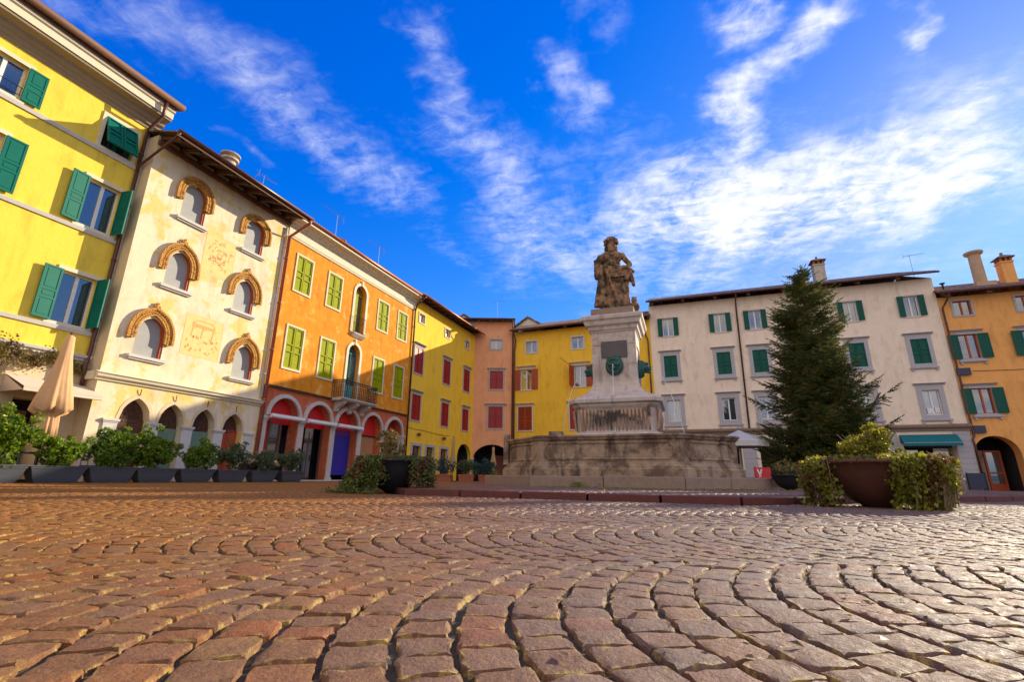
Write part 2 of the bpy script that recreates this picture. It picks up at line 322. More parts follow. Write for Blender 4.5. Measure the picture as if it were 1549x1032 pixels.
# ------------------------------------------------------------------ ground and cobbles
def cobble_nodes(m, N, b, far=True):
    tc = N.n('ShaderNodeTexCoord').outputs['Object']
    big = N.noise(tc, .35, 4, .6); fine = N.noise(tc, 60, 6, .7); mid = N.noise(tc, 9, 4, .6)
    return tc, big, fine, mid
def stone_mat():
    m, N, b = newmat('porphyry cobble')
    tc, big, fine, mid = cobble_nodes(m, N, b)
    at = N.n('ShaderNodeAttribute', attribute_name='tone').outputs['Fac']
    cr = N.n('ShaderNodeValToRGB', {0: at}); e = cr.color_ramp; e.interpolation = 'LINEAR'
    e.elements[0].position = 0; e.elements[0].color = (.145, .045, .026, 1); e.elements[1].position = 1; e.elements[1].color = (.30, .185, .085, 1)
    for p, c in ((.25, (.195, .08, .045, 1)), (.5, (.15, .085, .065, 1)), (.7, (.115, .082, .088, 1)), (.86, (.29, .052, .024, 1))):
        x = e.elements.new(p); x.color = c
    # ochre left, grey right: glare and yellow wall reflection put into the stone colour
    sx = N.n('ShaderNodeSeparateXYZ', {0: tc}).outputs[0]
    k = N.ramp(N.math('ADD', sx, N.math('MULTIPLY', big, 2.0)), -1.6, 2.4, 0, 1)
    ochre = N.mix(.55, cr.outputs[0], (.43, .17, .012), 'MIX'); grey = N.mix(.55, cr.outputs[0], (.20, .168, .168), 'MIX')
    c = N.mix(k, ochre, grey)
    c = N.mix(N.ramp(mid, .3, .7, .0, .45), c, (.11, .055, .036), 'MIX')
    c = N.mix(N.ramp(fine, .35, .7, 0, .35), c, (.36, .24, .14), 'MIX')
    rimv = N.n('ShaderNodeAttribute', attribute_name='rim').outputs['Fac']
    c = N.mix(N.math('MULTIPLY', rimv, N.ramp(N.noise(tc, 22, 4, .7), .50, .62, 0, .85)), c, (.52, .38, .16))
    c = N.n('ShaderNodeHueSaturation', {'Saturation': 1.22, 'Value': .86, 'Color': c}).outputs[0]
    c = N.mix(N.ramp(N.noise(tc, 4.0, 5, .7), .66, .74, 0, .55), c, (.38, .30, .20))
    N.t.links.new(c, b.inputs['Base Color']); 
    N.t.links.new(N.ramp(fine, .3, .7, .55, .85), b.inputs['Roughness']); b.inputs['Specular IOR Level'].default_value = .55
    h = N.math('ADD', N.math('MULTIPLY', N.noise(tc, 130, 5, .7), .5), N.noise(tc, 38, 5, .65))
    bn = N.n('ShaderNodeBump', {'Height': h, 'Strength': 1.0, 'Distance': .009}); N.t.links.new(bn.outputs[0], b.inputs['Normal'])
    return m
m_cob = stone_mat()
def sand_mat():
    m, N, b = newmat('joint sand and moss')
    tc, big, fine, mid = cobble_nodes(m, N, b)
    c = N.mix(fine, (.035, .026, .016), (.13, .095, .05)); c = N.mix(N.ramp(mid, .60, .68, 0, .85), c, (.50, .40, .18)); c = N.mix(N.ramp(N.noise(tc, 2.2, 3), .6, .72, 0, .7), c, (.34, .32, .30))
    N.t.links.new(c, b.inputs['Base Color']); b.inputs['Roughness'].default_value = .95
    bn = N.n('ShaderNodeBump', {'Height': fine, 'Strength': 1.0, 'Distance': .012}); N.t.links.new(bn.outputs[0], b.inputs['Normal']); return m
m_sand = sand_mat()
def far_mat():
    m, N, b = newmat('distant cobble paving')
    tc, big, fine, mid = cobble_nodes(m, N, b)
    vor = N.n('ShaderNodeTexVoronoi', {'Vector': tc, 'Scale': 9.0, 'Randomness': .7}); col = vor.outputs['Color']
    vd = N.n('ShaderNodeTexVoronoi', {'Vector': tc, 'Scale': 9.0, 'Randomness': .7}, feature='DISTANCE_TO_EDGE').outputs['Distance']
    g = N.n('ShaderNodeSeparateColor', {0: col}).outputs[0]
    c = N.mix(g, (.13, .08, .06), (.22, .15, .11)); c = N.mix(N.ramp(vd, .0, .05, 1, 0), c, (.10, .08, .05)); c = N.mix(N.ramp(big, .4, .7, 0, .4), c, (.20, .17, .16))
    N.t.links.new(c, b.inputs['Base Color']); b.inputs['Roughness'].default_value = .7
    bn = N.n('ShaderNodeBump', {'Height': N.ramp(vd, 0, .08), 'Strength': .6, 'Distance': .02}); N.t.links.new(bn.outputs[0], b.inputs['Normal']); return m
m_far = far_mat()

g = MB(); S = 400
g.add([(-S, -S, gz(-S)-.035), (S, -S, gz(S)-.035), (S, S, gz(S)-.035), (-S, S, gz(-S)-.035)], [(0, 1, 2, 3)])
tag(g.build('ground', m_far), kind='structure')
g = MB()
g.add([(-17.5, -2.5, gz(-17.5)-.013), (22, -2.5, gz(22)-.013), (32, 30, gz(32)-.013), (12, 41, gz(12)-.013), (-4, 41, gz(-4)-.013), (-15.5, 15, gz(-15.5)-.013)], [(0, 1, 2, 3, 4, 5)])
tag(g.build('paving_joints', m_sand), kind='structure')

def inpoly(px, py, poly):
    ins = np.zeros(px.shape, bool); n = len(poly); j = n-1
    for i in range(n):
        xi, yi = poly[i]; xj, yj = poly[j]
        c = ((yi > py) != (yj > py)) & (px < (xj-xi)*(py-yi)/(yj-yi+1e-12)+xi)
        ins ^= c; j = i
    return ins
def cobbles():
    pitch, per, ap, sag = .118, 1.6, 1.19, .33
    quads = []; tones = []
    y0c = ap-per/2
    def Sf(y):
        t = ((y-y0c) % per)/per*2-1
        return sag*t*t, 2*sag*t/(per/2), t
    nb = 24
    rows = []
    for bnd in range(-2, nb):
        ya = y0c+bnd*per; far_ = ya+per
        xl = -min(17.4, 1.25*max(far_, 0)+1.6); xr = min(27, 1.25*max(far_, 0)+1.6)
        for k in range(int(xl/pitch)-4, int(xr/pitch)):
            rows.append((bnd, k))
    Q = []
    for bnd, k in rows:
        ns = 16; L = rng.uniform(.78, 1.25, ns); e = np.concatenate([[0], np.cumsum(L)]); e = e/e[-1]*2-1
        Q.append((np.full(ns, bnd), np.full(ns, k), e[:-1], e[1:]))
    B = np.concatenate([q[0] for q in Q]); K = np.concatenate([q[1] for q in Q]); T0 = np.concatenate([q[2] for q in Q]); T1 = np.concatenate([q[3] for q in Q])
    yc = y0c+(B+.5)*per
    def P(kk, t):
        # point on curve kk at parameter t, joints lean with the arch
        return np.stack([kk*pitch+sag*t*t, yc+t*per/2], -1)
    sh = lambda t: -.05*t*(1-t**4)
    jit = lambda: rng.normal(0, 1, (len(B), 2))*np.array([.0036, .0018])
    c00 = P(K, T0); c01 = P(K, T1); c10 = P(K+1, T0+sh(T0)); c11 = P(K+1, T1+sh(T1))
    c00 = P(K, T0-sh(T0)); c01 = P(K, T1-sh(T1))
    # inset
    cen = (c00+c01+c10+c11)/4; dist = np.hypot(cen[:, 0], cen[:, 1])
    def ins(c):
        d = cen-c; return c+np.stack([np.sign(d[:, 0])*rng.uniform(.0045, .0085, len(B)), np.sign(d[:, 1])*rng.uniform(.0012, .0032, len(B))], -1)+jit()
    c00, c01, c10, c11 = map(ins, (c00, c01, c10, c11))
    pad_in = inpoly(cen[:, 0], cen[:, 1], PAD)
    shr = [((x-FC.x)*1.02+FC.x, (y-FC.y)*1.02+FC.y) for x, y in PAD]; sml = [((x-FC.x)*.975+FC.x, (y-FC.y)*.975+FC.y) for x, y in PAD]
    ring = inpoly(cen[:, 0], cen[:, 1], shr) & ~inpoly(cen[:, 0], cen[:, 1], sml)
    basin = np.hypot(cen[:, 0]-FC.x, cen[:, 1]-FC.y) < 3.9
    # behind the facades
    e = np.array([math.sin(R(20.8)), math.cos(R(20.8))]); nL = np.array([e[1], -e[0]])
    wl = (cen-np.array([-13.249, 15.105]))@nL
    keep = ~ring & ~basin & (cen[:, 1] < 30) & (wl > .15) & (cen[:, 1] > -1.5) & ((cen[:, 1]-36.6) < -.36*(cen[:, 0]-11)) 
    zb = gz(cen[:, 0])+np.where(pad_in, PADZ, 0)+rng.normal(0, .0018, len(B))
    tone = rng.random(len(B))
    near = keep & (dist < 4.6); midr = keep & ~near
    def make(sel, n, name):
        idx = np.where(sel)[0]; N = len(idx)
        a = np.linspace(0, 1, n+1)
        if n == 3: a = np.array([0, .13, .87, 1.])
        if n > 3: a = np.concatenate([[0, .03], np.linspace(.11, .89, n-3), [.97, 1.]])
        A, Bv = np.meshgrid(a, a, indexing='ij'); A = A.ravel(); Bv = Bv.ravel()
        p = (c00[idx][:, None]*((1-A)*(1-Bv))[None, :, None]+c10[idx][:, None]*(A*(1-Bv))[None, :, None]+c01[idx][:, None]*((1-A)*Bv)[None, :, None]+c11[idx][:, None]*(A*Bv)[None, :, None])
        edge = np.minimum(np.minimum(A, 1-A), np.minimum(Bv, 1-Bv))
        corner = (np.minimum(A, 1-A)+np.minimum(Bv, 1-Bv))
        h = np.where(edge <= 0, -.022, np.where(edge < .06, -.0022, np.where(edge < .15, -.0004, 0)))
        h = h+np.where((edge > 0) & (corner < .12), -.003, 0)
        z = zb[idx][:, None]+h[None, :]+rng.normal(0, 1, (N, 1))*.0
        tx = rng.normal(0, .008, (N, 1)); ty = rng.normal(0, .009, (N, 1))
        z = z+tx*(A-.5)[None]*.12+ty*(Bv-.5)[None]*.12
        if n > 3:
            inner = (edge > 0)[None]; z = z+inner*rng.normal(0, .0015, z.shape)
            rim = (edge <= .1)[None, :, None]; p = p+rim*rng.normal(0, .0030, p.shape)
        co = np.concatenate([p, z[..., None]], -1).reshape(-1, 3).astype(np.float32)
        m_ = n+1; f = []
        for i in range(n):
            for j in range(n): f.append((i*m_+j, (i+1)*m_+j, (i+1)*m_+j+1, i*m_+j+1))
        f = np.array(f); nf = len(f)
        faces = (f[None]+(np.arange(N)*m_*m_)[:, None, None]).reshape(-1)
        me = bpy.data.meshes.new(name); me.vertices.add(len(co)); me.vertices.foreach_set('co', co.ravel())
        me.loops.add(len(faces)); me.loops.foreach_set('vertex_index', faces.astype(np.int32))
        me.polygons.add(N*nf); me.polygons.foreach_set('loop_start', np.arange(0, N*nf*4, 4, dtype=np.int32))
        me.polygons.foreach_set('loop_total', np.full(N*nf, 4, np.int32))
        me.update(calc_edges=True)
        at = me.attributes.new('tone', 'FLOAT', 'FACE'); at.data.foreach_set('value', np.repeat(tone[idx], nf).astype(np.float32))
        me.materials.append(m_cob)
        rm = me.attributes.new('rim', 'FLOAT', 'POINT'); rv = np.where(edge < .08, 1.0, 0.0) if n > 3 else np.where(edge <= 0, .7, 0.0); rm.data.foreach_set('value', np.tile(rv, N).astype(np.float32))
        if n > 3:
            me.polygons.foreach_set('use_smooth', [True]*len(me.polygons)); me.set_sharp_from_angle(angle=R(32))
        tag(put(name, me), kind='structure'); print(name, N)
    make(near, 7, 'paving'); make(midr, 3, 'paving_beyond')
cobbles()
# the raised paved island round the fountain, with its kerb
g = MB(); zs = [gz(p[0]) for p in PAD]
inner = [((x-FC.x)*.985+FC.x, (y-FC.y)*.985+FC.y) for x, y in PAD]
g.add([(x, y, gz(x)+PADZ-.012) for x, y in inner], [tuple(range(8))]); tag(g.build('fountain_island_pavement', m_sand), kind='structure')
g = MB()
for i in range(8):
    a, b = Vector(PAD[i]), Vector(PAD[(i+1) % 8]); L = (b-a).length; n = max(2, round(L/1.15)); cs = [0]
    for k in range(n): cs.append((k+1)/n)
    ai = a+(FC-a)*.018; bi = b+(FC-b)*.018
    for k in range(n):
        t0, t1 = cs[k]+.0035, cs[k+1]-.0035; dz = random.uniform(-.004, .004)
        q = [a.lerp(b, t0), a.lerp(b, t1), ai.lerp(bi, t1), ai.lerp(bi, t0)]
        vs = [(p.x, p.y, gz(p.x)-.05) for p in q]+[(p.x, p.y, gz(p.x)+PADZ-.014+dz) for p in q[:2]]
        c0 = q[0].lerp(q[3], .1); c1 = q[1].lerp(q[2], .1)
        vs += [(q[2].x, q[2].y, gz(q[2].x)+PADZ+dz), (q[3].x, q[3].y, gz(q[3].x)+PADZ+dz), (c0.x, c0.y, gz(c0.x)+PADZ+dz), (c1.x, c1.y, gz(c1.x)+PADZ+dz)]
        g.add(vs, [(0, 1, 5, 4), (4, 5, 9, 8), (8, 9, 6, 7), (1, 2, 6, 9, 5), (2, 3, 7, 6), (3, 0, 4, 8, 7)])
tag(g.build('kerb', m_kerb), kind='structure')

# ------------------------------------------------------------------ architecture helpers (facade frame: x along, y into the building, z up)
def archpts(a, b, zs, zt, kind='round', n=14):
    pts = []; c = (a+b)/2; r = (b-a)/2; h = zt-zs
    for i in range(n+1):
        if kind == 'round':
            t = math.pi*(1-i/n); pts.append((c+r*math.cos(t), zs+h*math.sin(t)))
        else:
            # two arcs meeting in a point
            s = i/n*2-1; q = 1-abs(s); x = c+s*r
            Rr = (r*r+h*h)/(2*r); dx = r+Rr-Rr if False else None
            xx = abs(s)*r; zz_ = math.sqrt(max(0, Rr*Rr-(xx+Rr-r)**2)); pts.append((x, zs+zz_))
    return pts
def wall(mb, u0, u1, z0, z1, ops, y=0.0):
    us = sorted({u0, u1, *[o['a'] for o in ops], *[o['b'] for o in ops]}); zs = sorted({z0, z1, *[o['z0'] for o in ops], *[o['z1'] for o in ops]})
    us = [q for q in us if u0 <= q <= u1]; zs = [q for q in zs if z0 <= q <= z1]
    for i in range(len(us)-1):
        for j in range(len(zs)-1):
            cu, cz = (us[i]+us[i+1])/2, (zs[j]+zs[j+1])/2
            if any(o['a'] < cu < o['b'] and o['z0'] < cz < o['z1'] for o in ops): continue
            mb.add([(us[i], y, zs[j]), (us[i+1], y, zs[j]), (us[i+1], y, zs[j+1]), (us[i], y, zs[j+1])], [(0, 1, 2, 3)])
    for o in ops:
        a, b, c, d = o['a'], o['b'], o['z0'], o['z1']; D = y+o.get('d', .2)
        if o.get('arch'):
            zsp = o['spring']; pts = archpts(a, b, zsp, d, o['arch'])
            for p, q in zip(pts[:-1], pts[1:]):
                mb.add([(p[0], y, p[1]), (q[0], y, q[1]), (q[0], y, d), (p[0], y, d)], [(0, 1, 2, 3)])
                mb.add([(p[0], y, p[1]), (p[0], D, p[1]), (q[0], D, q[1]), (q[0], y, q[1])], [(0, 1, 2, 3)])
            d2 = zsp
        else:
            d2 = d; mb.add([(a, y, d), (a, D, d), (b, D, d), (b, y, d)], [(0, 1, 2, 3)])
        mb.add([(a, y, c), (a, D, c), (a, D, d2), (a, y, d2)], [(0, 1, 2, 3)]); mb.add([(b, y, c), (b, D, c), (b, D, d2), (b, y, d2)], [(0, 3, 2, 1)])
        mb.add([(a, y, c), (b, y, c), (b, D, c), (a, D, c)], [(0, 1, 2, 3)])
def rect(c, w_, z0, z1, **k): return dict(a=c-w_/2, b=c+w_/2, z0=z0, z1=z1, **k)
_cache = {}
def cached(key, fn):
    if key not in _cache: _cache[key] = fn()
    return _cache[key]
def surround_mesh(w_, h, fw, mat, proud=.045, bottom=True):
    def f():
        m = MB(); m.box(-w_/2-fw, -w_/2, -proud, .03, -(fw if bottom else 0), h+fw); m.box(w_/2, w_/2+fw, -proud, .03, -(fw if bottom else 0), h+fw)
        m.box(-w_/2, w_/2, -proud-.001, .03, h, h+fw)
        if bottom: m.box(-w_/2, w_/2, -proud-.001, .03, -fw, 0)
        return m.mesh('window', mat)
    return cached(('sur', w_, h, fw, mat.name, bottom), f)
def sash_mesh(w_, h, mat, glass, y=.13):
    def f():
        m = MB(); t = .055
        m.box(-w_/2, -w_/2+t, y, y+.05, 0, h); m.box(w_/2-t, w_/2, y, y+.05, 0, h); m.box(-w_/2+t, w_/2-t, y+.001, y+.05, 0, t); m.box(-w_/2+t, w_/2-t, y+.001, y+.05, h-t, h)
        m.box(-.05, .05, y-.012, y+.048, t, h-t)
        m.mi = 1; m.add([(-w_/2, y+.03, 0), (w_/2, y+.03, 0), (w_/2, y+.03, h), (-w_/2, y+.03, h)], [(0, 1, 2, 3)])
        return m.mesh('pane', [mat, glass])
    return cached(('sash', w_, h, mat.name, glass.name), f)
def shutter_mesh(w_, h, mat, style='panel'):
    """one leaf, hinge at x=0 extending to +x, lying in y -.04..0"""
    def f():
        m = MB(); t = .06
        m.box(0, w_, -.032, -.002, 0, h)
        m.box(0, t, -.046, -.031, 0, h); m.box(w_-t, w_, -.046, -.031, 0, h)
        rails = [0, .36*h, .52*h, h-t] if style == 'panel' else [0, .42*h, h-t]
        for r in rails: m.box(t, w_-t, -.0455, -.031, r, r+t)
        if style == 'louver':
            z = t+.03
            while z < h-t-.03:
                m.add([(t, -.044, z), (w_-t, -.044, z), (w_-t, -.033, z+.035), (t, -.033, z+.035)], [(0, 1, 2, 3)]); z += .05
        else:
            for r0, r1 in zip(rails[:-1], rails[1:]): 
                if r1-r0 > .2: m.box(t+.05, w_-t-.05, -.042, -.031, r0+t+.05, r1-.05)
        return m.mesh('shutter', mat)
    return cached(('sh', w_, h, mat.name, style), f)
def closed_mesh(w_, h, mat, style='panel'):
    def f():
        m = MB()
        for s in (-1, 1):
            a, b = (-w_/2, -.012) if s < 0 else (.012, w_/2); t = .065
            m.box(a, b, .02, .05, 0, h)
            m.box(a, a+t, -.020, .021, 0, h); m.box(b-t, b, -.020, .021, 0, h)
            for r in (0, .38*h, .55*h, h-t): m.box(a+t, b-t, -.0195, .021, r, r+t)
            if style == 'louver':
                z = t+.02
                while z < h-t-.03:
                    m.add([(a+t, -.012, z), (b-t, -.012, z), (b-t, .019, z+.035), (a+t, .019, z+.035)], [(0, 1, 2, 3)]); z += .05
        return m.mesh('shutter', mat)
    return cached(('cl', w_, h, mat.name, style), f)
def sill_mesh(w_, mat, t=.09, out=.14, brackets=False):
    def f():
        m = MB(); m.box(-w_/2, w_/2, -out, .02, -t, 0)
        if brackets:
            m.box(-w_/2+.03, w_/2-.03, -out*.6, .019, -t-.05, -t)
            for s in (-1, 1): m.box(s*(w_/2-.12)-.06, s*(w_/2-.12)+.06, -out*.7, .018, -t-.17, -t-.05)
        return m.mesh('sill', mat)
    return cached(('sill', w_, mat.name, t, out, brackets), f)
def lintel_mesh(w_, mat):
    def f():
        m = MB(); m.prof([(.02, 0), (-.06, 0), (-.08, .05), (-.17, .08), (-.19, .12), (.02, .14)], -w_/2, w_/2); return m.mesh('lintel', mat)
    return cached(('lin', w_, mat.name), f)
def window(root, c, z0, z1, w_, fw, fmat, kind='glass', smat=None, style='panel', sash=m_white, glass=m_glass, sill=None, lintel=None, brackets=False, angL=178, angR=178, sw=None, lab=None, bottom=True, lgap=.0):
    h = z1-z0
    o = put('window', surround_mesh(w_, h, fw, fmat, bottom=bottom), root, (c, 0, z0), label=lab)
    if kind == 'closed': put('shutter', closed_mesh(w_, h, smat, style), o)
    else:
        put('pane', sash_mesh(w_, h, sash, glass), o)
        if smat:
            s = sw or w_/2; me = shutter_mesh(s, h, smat, style)
            l = put('shutter', me, o, (-w_/2-.01, -.055, 0)); l.rotation_euler = (0, 0, 0); l.scale = (-1, 1, 1)
            if angL < 178: l.rotation_euler = (0, 0, R(180-angL))
            r = put('shutter', me, o, (w_/2+.01, -.055, 0), rz=-R(178-angR))
    if sill: put('sill', sill_mesh(sill, fmat, brackets=brackets), o, (0, 0, -fw if bottom else 0))
    if lintel: put('lintel', lintel_mesh(lintel, fmat), o, (0, 0, h+fw+lgap))
    return o
def body(root, u0, u1, H, depth, wm, ops, z0=-.4, name='wall', side=None, base=None):
    m = MB()
    if base: wall(m, u0, u1, base, H, [o for o in ops if o['z0'] > base]); m.mi = 1; wall(m, u0, u1, z0, base, [o for o in ops if o['z1'] < base]); m.mi = 0
    else: wall(m, u0, u1, z0, H, ops)
    if side: m.mi = 1
    m.add([(u0, 0, z0), (u0, depth, z0), (u0, depth, H), (u0, 0, H)], [(0, 1, 2, 3)]); m.add([(u1, 0, z0), (u1, depth, z0), (u1, depth, H), (u1, 0, H)], [(0, 3, 2, 1)])
    m.add([(u0, depth, z0), (u1, depth, z0), (u1, depth, H), (u0, depth, H)], [(0, 3, 2, 1)])
    return m.build(name, [wm, side] if side else wm, root, fix=False)
def roof(root, u0, u1, z, out, depth, pitch=R(17), mat=m_tile, wave=True, endover=.25, thick=.10):
    """corrugated tile roof, front slope from the eave up to the ridge and down again"""
    m = MB(); a0, a1 = u0-endover, u1+endover; n = int((a1-a0)/.09) if wave else 2; n = max(n, 2)
    prof = [(-out, z), (depth/2, z+math.tan(pitch)*(depth/2+out)), (depth+out, z)]
    us = np.linspace(a0, a1, n+1); vs = []; fs = []
    for i, q in enumerate(us):
        dz = .045*(i % 2) if wave else 0
        for (y, zz_) in prof: vs.append((q, y, zz_+thick+dz))
        for (y, zz_) in prof: vs.append((q, y, zz_))
    for i in range(n):
        b = i*6; c = b+6
        fs += [(b, c, c+1, b+1), (b+1, c+1, c+2, b+2), (b+3, b+4, c+4, c+3), (b+4, b+5, c+5, c+4), (b, b+3, c+3, c), (b+2, c+2, c+5, b+5)]
    fs += [(0, 1, 4, 3), (1, 2, 5, 4)]; e = n*6; fs += [(e, e+3, e+4, e+1), (e+1, e+4, e+5, e+2)]
    m.add(vs, fs)
    # gable triangles
    o = m.build('roof', mat, root)
    g = MB()
    for q in (u0+.01, u1-.01):
        g.add([(q, 0, z+.0), (q, depth, z+.0), (q, depth/2, z+math.tan(pitch)*(depth/2+out)-.03)], [(0, 1, 2)])
    return o, g
def rafters(root, u0, u1, z, out, mat, step=.8, w_=.10, h=.13, pitch=R(17)):
    q = u0+.2
    while q < u1:
        m = MB(); zo = z-h; t = math.tan(pitch)
        m.add([(q, -out+.08, zo-.0), (q+w_, -out+.08, zo), (q+w_, .05, zo+t*(out)), (q, .05, zo+t*out), (q, -out+.08, zo+h), (q+w_, -out+.08, zo+h), (q+w_, .05, zo+h+t*out), (q, .05, zo+h+t*out)],
              [(0, 3, 2, 1), (4, 5, 6, 7), (0, 1, 5, 4), (1, 2, 6, 5), (2, 3, 7, 6), (3, 0, 4, 7)]); q += step
        m.build('rafter', mat, root)
def gutter(root, u0, u1, z, y, mat, r=.07):
    m = MB(); m.tube([(u0, y, z), (u1, y, z)], r, 10); m.build('gutter', mat, root, smooth=True)
def pipe(root, pts, mat, r=.05, name='downpipe'):
    m = MB(); m.tube(pts, r, 10)
    for a, b in zip(pts[:-1], pts[1:]):
        L = (Vector(b)-Vector(a)).length
        if L > 3:
            for k in range(int(L/2)):
                q = Vector(a).lerp(Vector(b), (k+.5)/int(L/2)); m.tube([q-Vector((0, 0, .03)), q+Vector((0, 0, .03))], r*1.3, 10)
    return m.build(name, mat, root, smooth=True)
def antenna(root, u, y, z, h=1.5, ang=0.3, L=1.0, n=7):
    m = MB(); m.tube([(u, y, z-.5), (u, y, z+h)], .014, 5)
    d = Vector((math.cos(ang), math.sin(ang)*.5, .12)); p = Vector((math.sin(ang), -math.cos(ang), 0))
    c = Vector((u, y, z+h-.05)); m.tube([c-d*L*.3, c+d*L*.8], .010, 4)
    for k in range(n):
        q = c+d*(L*(-.28+k*1.05/n)); l = .22-.012*k; m.tube([q-p*l, q+p*l], .006, 4)
    for s in (-1, 1):
        q = c-d*L*.3; m.tube([q, q+Vector((0, 0, s*.22))-d*.08-p*.1], .006, 4); m.tube([q, q+Vector((0, 0, s*.22))-d*.08+p*.1], .006, 4)
    m.build('antenna', m_alu, root)
def house(name, org, rz, label, cat='house'):
    return empty(name, (org[0], org[1], 0), rz, label, cat)
EL = (math.sin(R(20.8)), math.cos(R(20.8))); RZL = R(90-20.8)
AL = (-13.249, 15.105)
def Lpt(u, back=0.0): return (AL[0]+EL[0]*u-EL[1]*back, AL[1]+EL[1]*u+EL[0]*back)
# ------------------------------------------------------------------ 1 lemon yellow house at the far left
def lemon_house():
    o = Lpt(0, .66); B = house('yellow_house', o, RZL, 'lemon yellow house with teal shutters and a moulded cream cornice at the left edge')
    cols = [-.85, -4.02, -7.2, -10.4]; fl = [(4.86, 6.55), (8.24, 9.95), (11.25, 12.42)]
    ops = [rect(c, .98, a, b, d=.22) for c in cols for a, b in fl]
    ops += [dict(a=-1.62, b=-.72, z0=-.1, z1=2.45, d=.9), dict(a=-3.9, b=-2.5, z0=-.1, z1=2.5, d=.9), dict(a=-7.5, b=-5.2, z0=-.1, z1=2.5, d=.9)]
    body(B, -13, 0, 13.0, 9, m_y1, ops, side=m_wside, base=3.82)
    for ci, c in enumerate(cols):
        for fi, (a, b) in enumerate(fl):
            if fi == 2 and ci == 0:
                o_ = put('window', surround_mesh(.98, b-a, .13, m_trimw), B, (c, 0, a), label='small window under the cornice with its shutters tilted open from the bottom')
                put('pane', sash_mesh(.98, b-a, m_teal, m_glass), o_)
                s = put('shutter', closed_mesh(.98, b-a, m_teal, 'panel'), o_, (0, -.44, .07)); s.rotation_euler = (R(-20), 0, 0)
            elif fi == 2: window(B, c, a, b, .98, .13, m_trimw, smat=m_teal, sw=.47, lab=None)
            else:
                window(B, c, a, b, .98, .13, m_trimw, smat=m_teal, sw=.50, angR=(95 if ci == 0 else 176), angL=175)
    m = MB()
    for z in (4.70, 8.06, 11.08): m.prof([(0, z-.06), (-.05, z-.06), (-.08, z+.06), (0, z+.06)], -13, -.1)
    m.build('sill_band', m_trimg, B)
    m = MB(); m.prof([(0, 3.80), (-.06, 3.80), (-.07, 3.86), (-.13, 3.90), (-.15, 3.98), (0, 4.02)], -13, -.02); m.build('string_course', m_trimg, B)
    m = MB(); m.prof([(0, 12.88), (-.05, 12.9), (-.07, 12.98), (-.16, 13.02), (-.18, 13.1), (-.30, 13.15), (-.34, 13.24), (-.36, 13.26), (-.66, 13.30), (-.68, 13.36), (0, 13.38)], -13, .28)
    m.mi = 1; m.prof([(0, 13.381), (-.72, 13.381), (-.72, 13.62), (-.78, 13.66), (-.80, 13.74), (0, 13.74)], -13, .281); m.mi = 2; m.prof([(0, 13.741), (-.84, 13.741), (-.84, 13.84), (0, 13.84)], -13, .282)
    m.build('cornice', [m_taupe, m_trimw, m_wood], B)
    gutter(B, -13.1, .45, 13.95, -.93, m_wood, .13)
    rf, g = roof(B, -13, .2, 13.86, .86, 9); 
    pipe(B, [(-.12, -.86, 13.9), (-.12, -.80, 13.2), (-.12, -.12, 12.75), (-.12, -.12, 4.2), (-.12, -.10, 3.9), (-.25, -.28, 3.6), (-.12, -.14, 3.35), (-.12, -.12, 2.9)], m_pipe, .06)
    pipe(B, [(-.02, -.08, 12.9), (-.02, -.08, 3.2)], m_trimg, .025, 'conduit')
    # iron window guards
    for c in cols[1:2]:
        m = MB(); 
        for z in (11.33, 11.6): m.tube([(c-.47, -.10, z), (c+.47, -.10, z)], .012, 5)
        for k in range(9): m.tube([(c-.44+.11*k, -.10, 11.3), (c-.44+.11*k, -.10, 11.62)], .007, 4)
        m.build('window_guard', m_iron, B)
    # ground floor: doors in the openings
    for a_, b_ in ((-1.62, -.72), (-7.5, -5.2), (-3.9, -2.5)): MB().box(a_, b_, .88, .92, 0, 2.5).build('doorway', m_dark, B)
    m = MB(); m.box(-1.5, -.98, .55, .6, .1, 2.1); m.mi = 1; m.box(-1.42, -1.06, .53, .549, 1.5, 1.95); m.build('door', [m_wood, m_awngreen], B, label='narrow brown door with a blue green glass light')
    # awning
    m = MB(); 
    a0, a1 = -1.95, -.02; zt, zb, yo = 3.05, 2.62, -1.15
    m.add([(a0, -.02, zt), (a1, -.02, zt), (a1, yo, zb), (a0, yo, zb), (a0, yo, zb-.10), (a1, yo, zb-.10)], [(0, 1, 2, 3), (3, 2, 5, 4)])
    m.add([(a0, -.02, zt-.02), (a0, yo, zb-.1), (a0, -.02, zb-.1)], [(0, 1, 2)])
    m.tube([(a0, yo, zb-.11), (a1, yo, zb-.11)], .025, 8); m.build('awning', m_awncream, B, fix=False, label='cream awning over the doorway')
    return B
B1 = lemon_house()

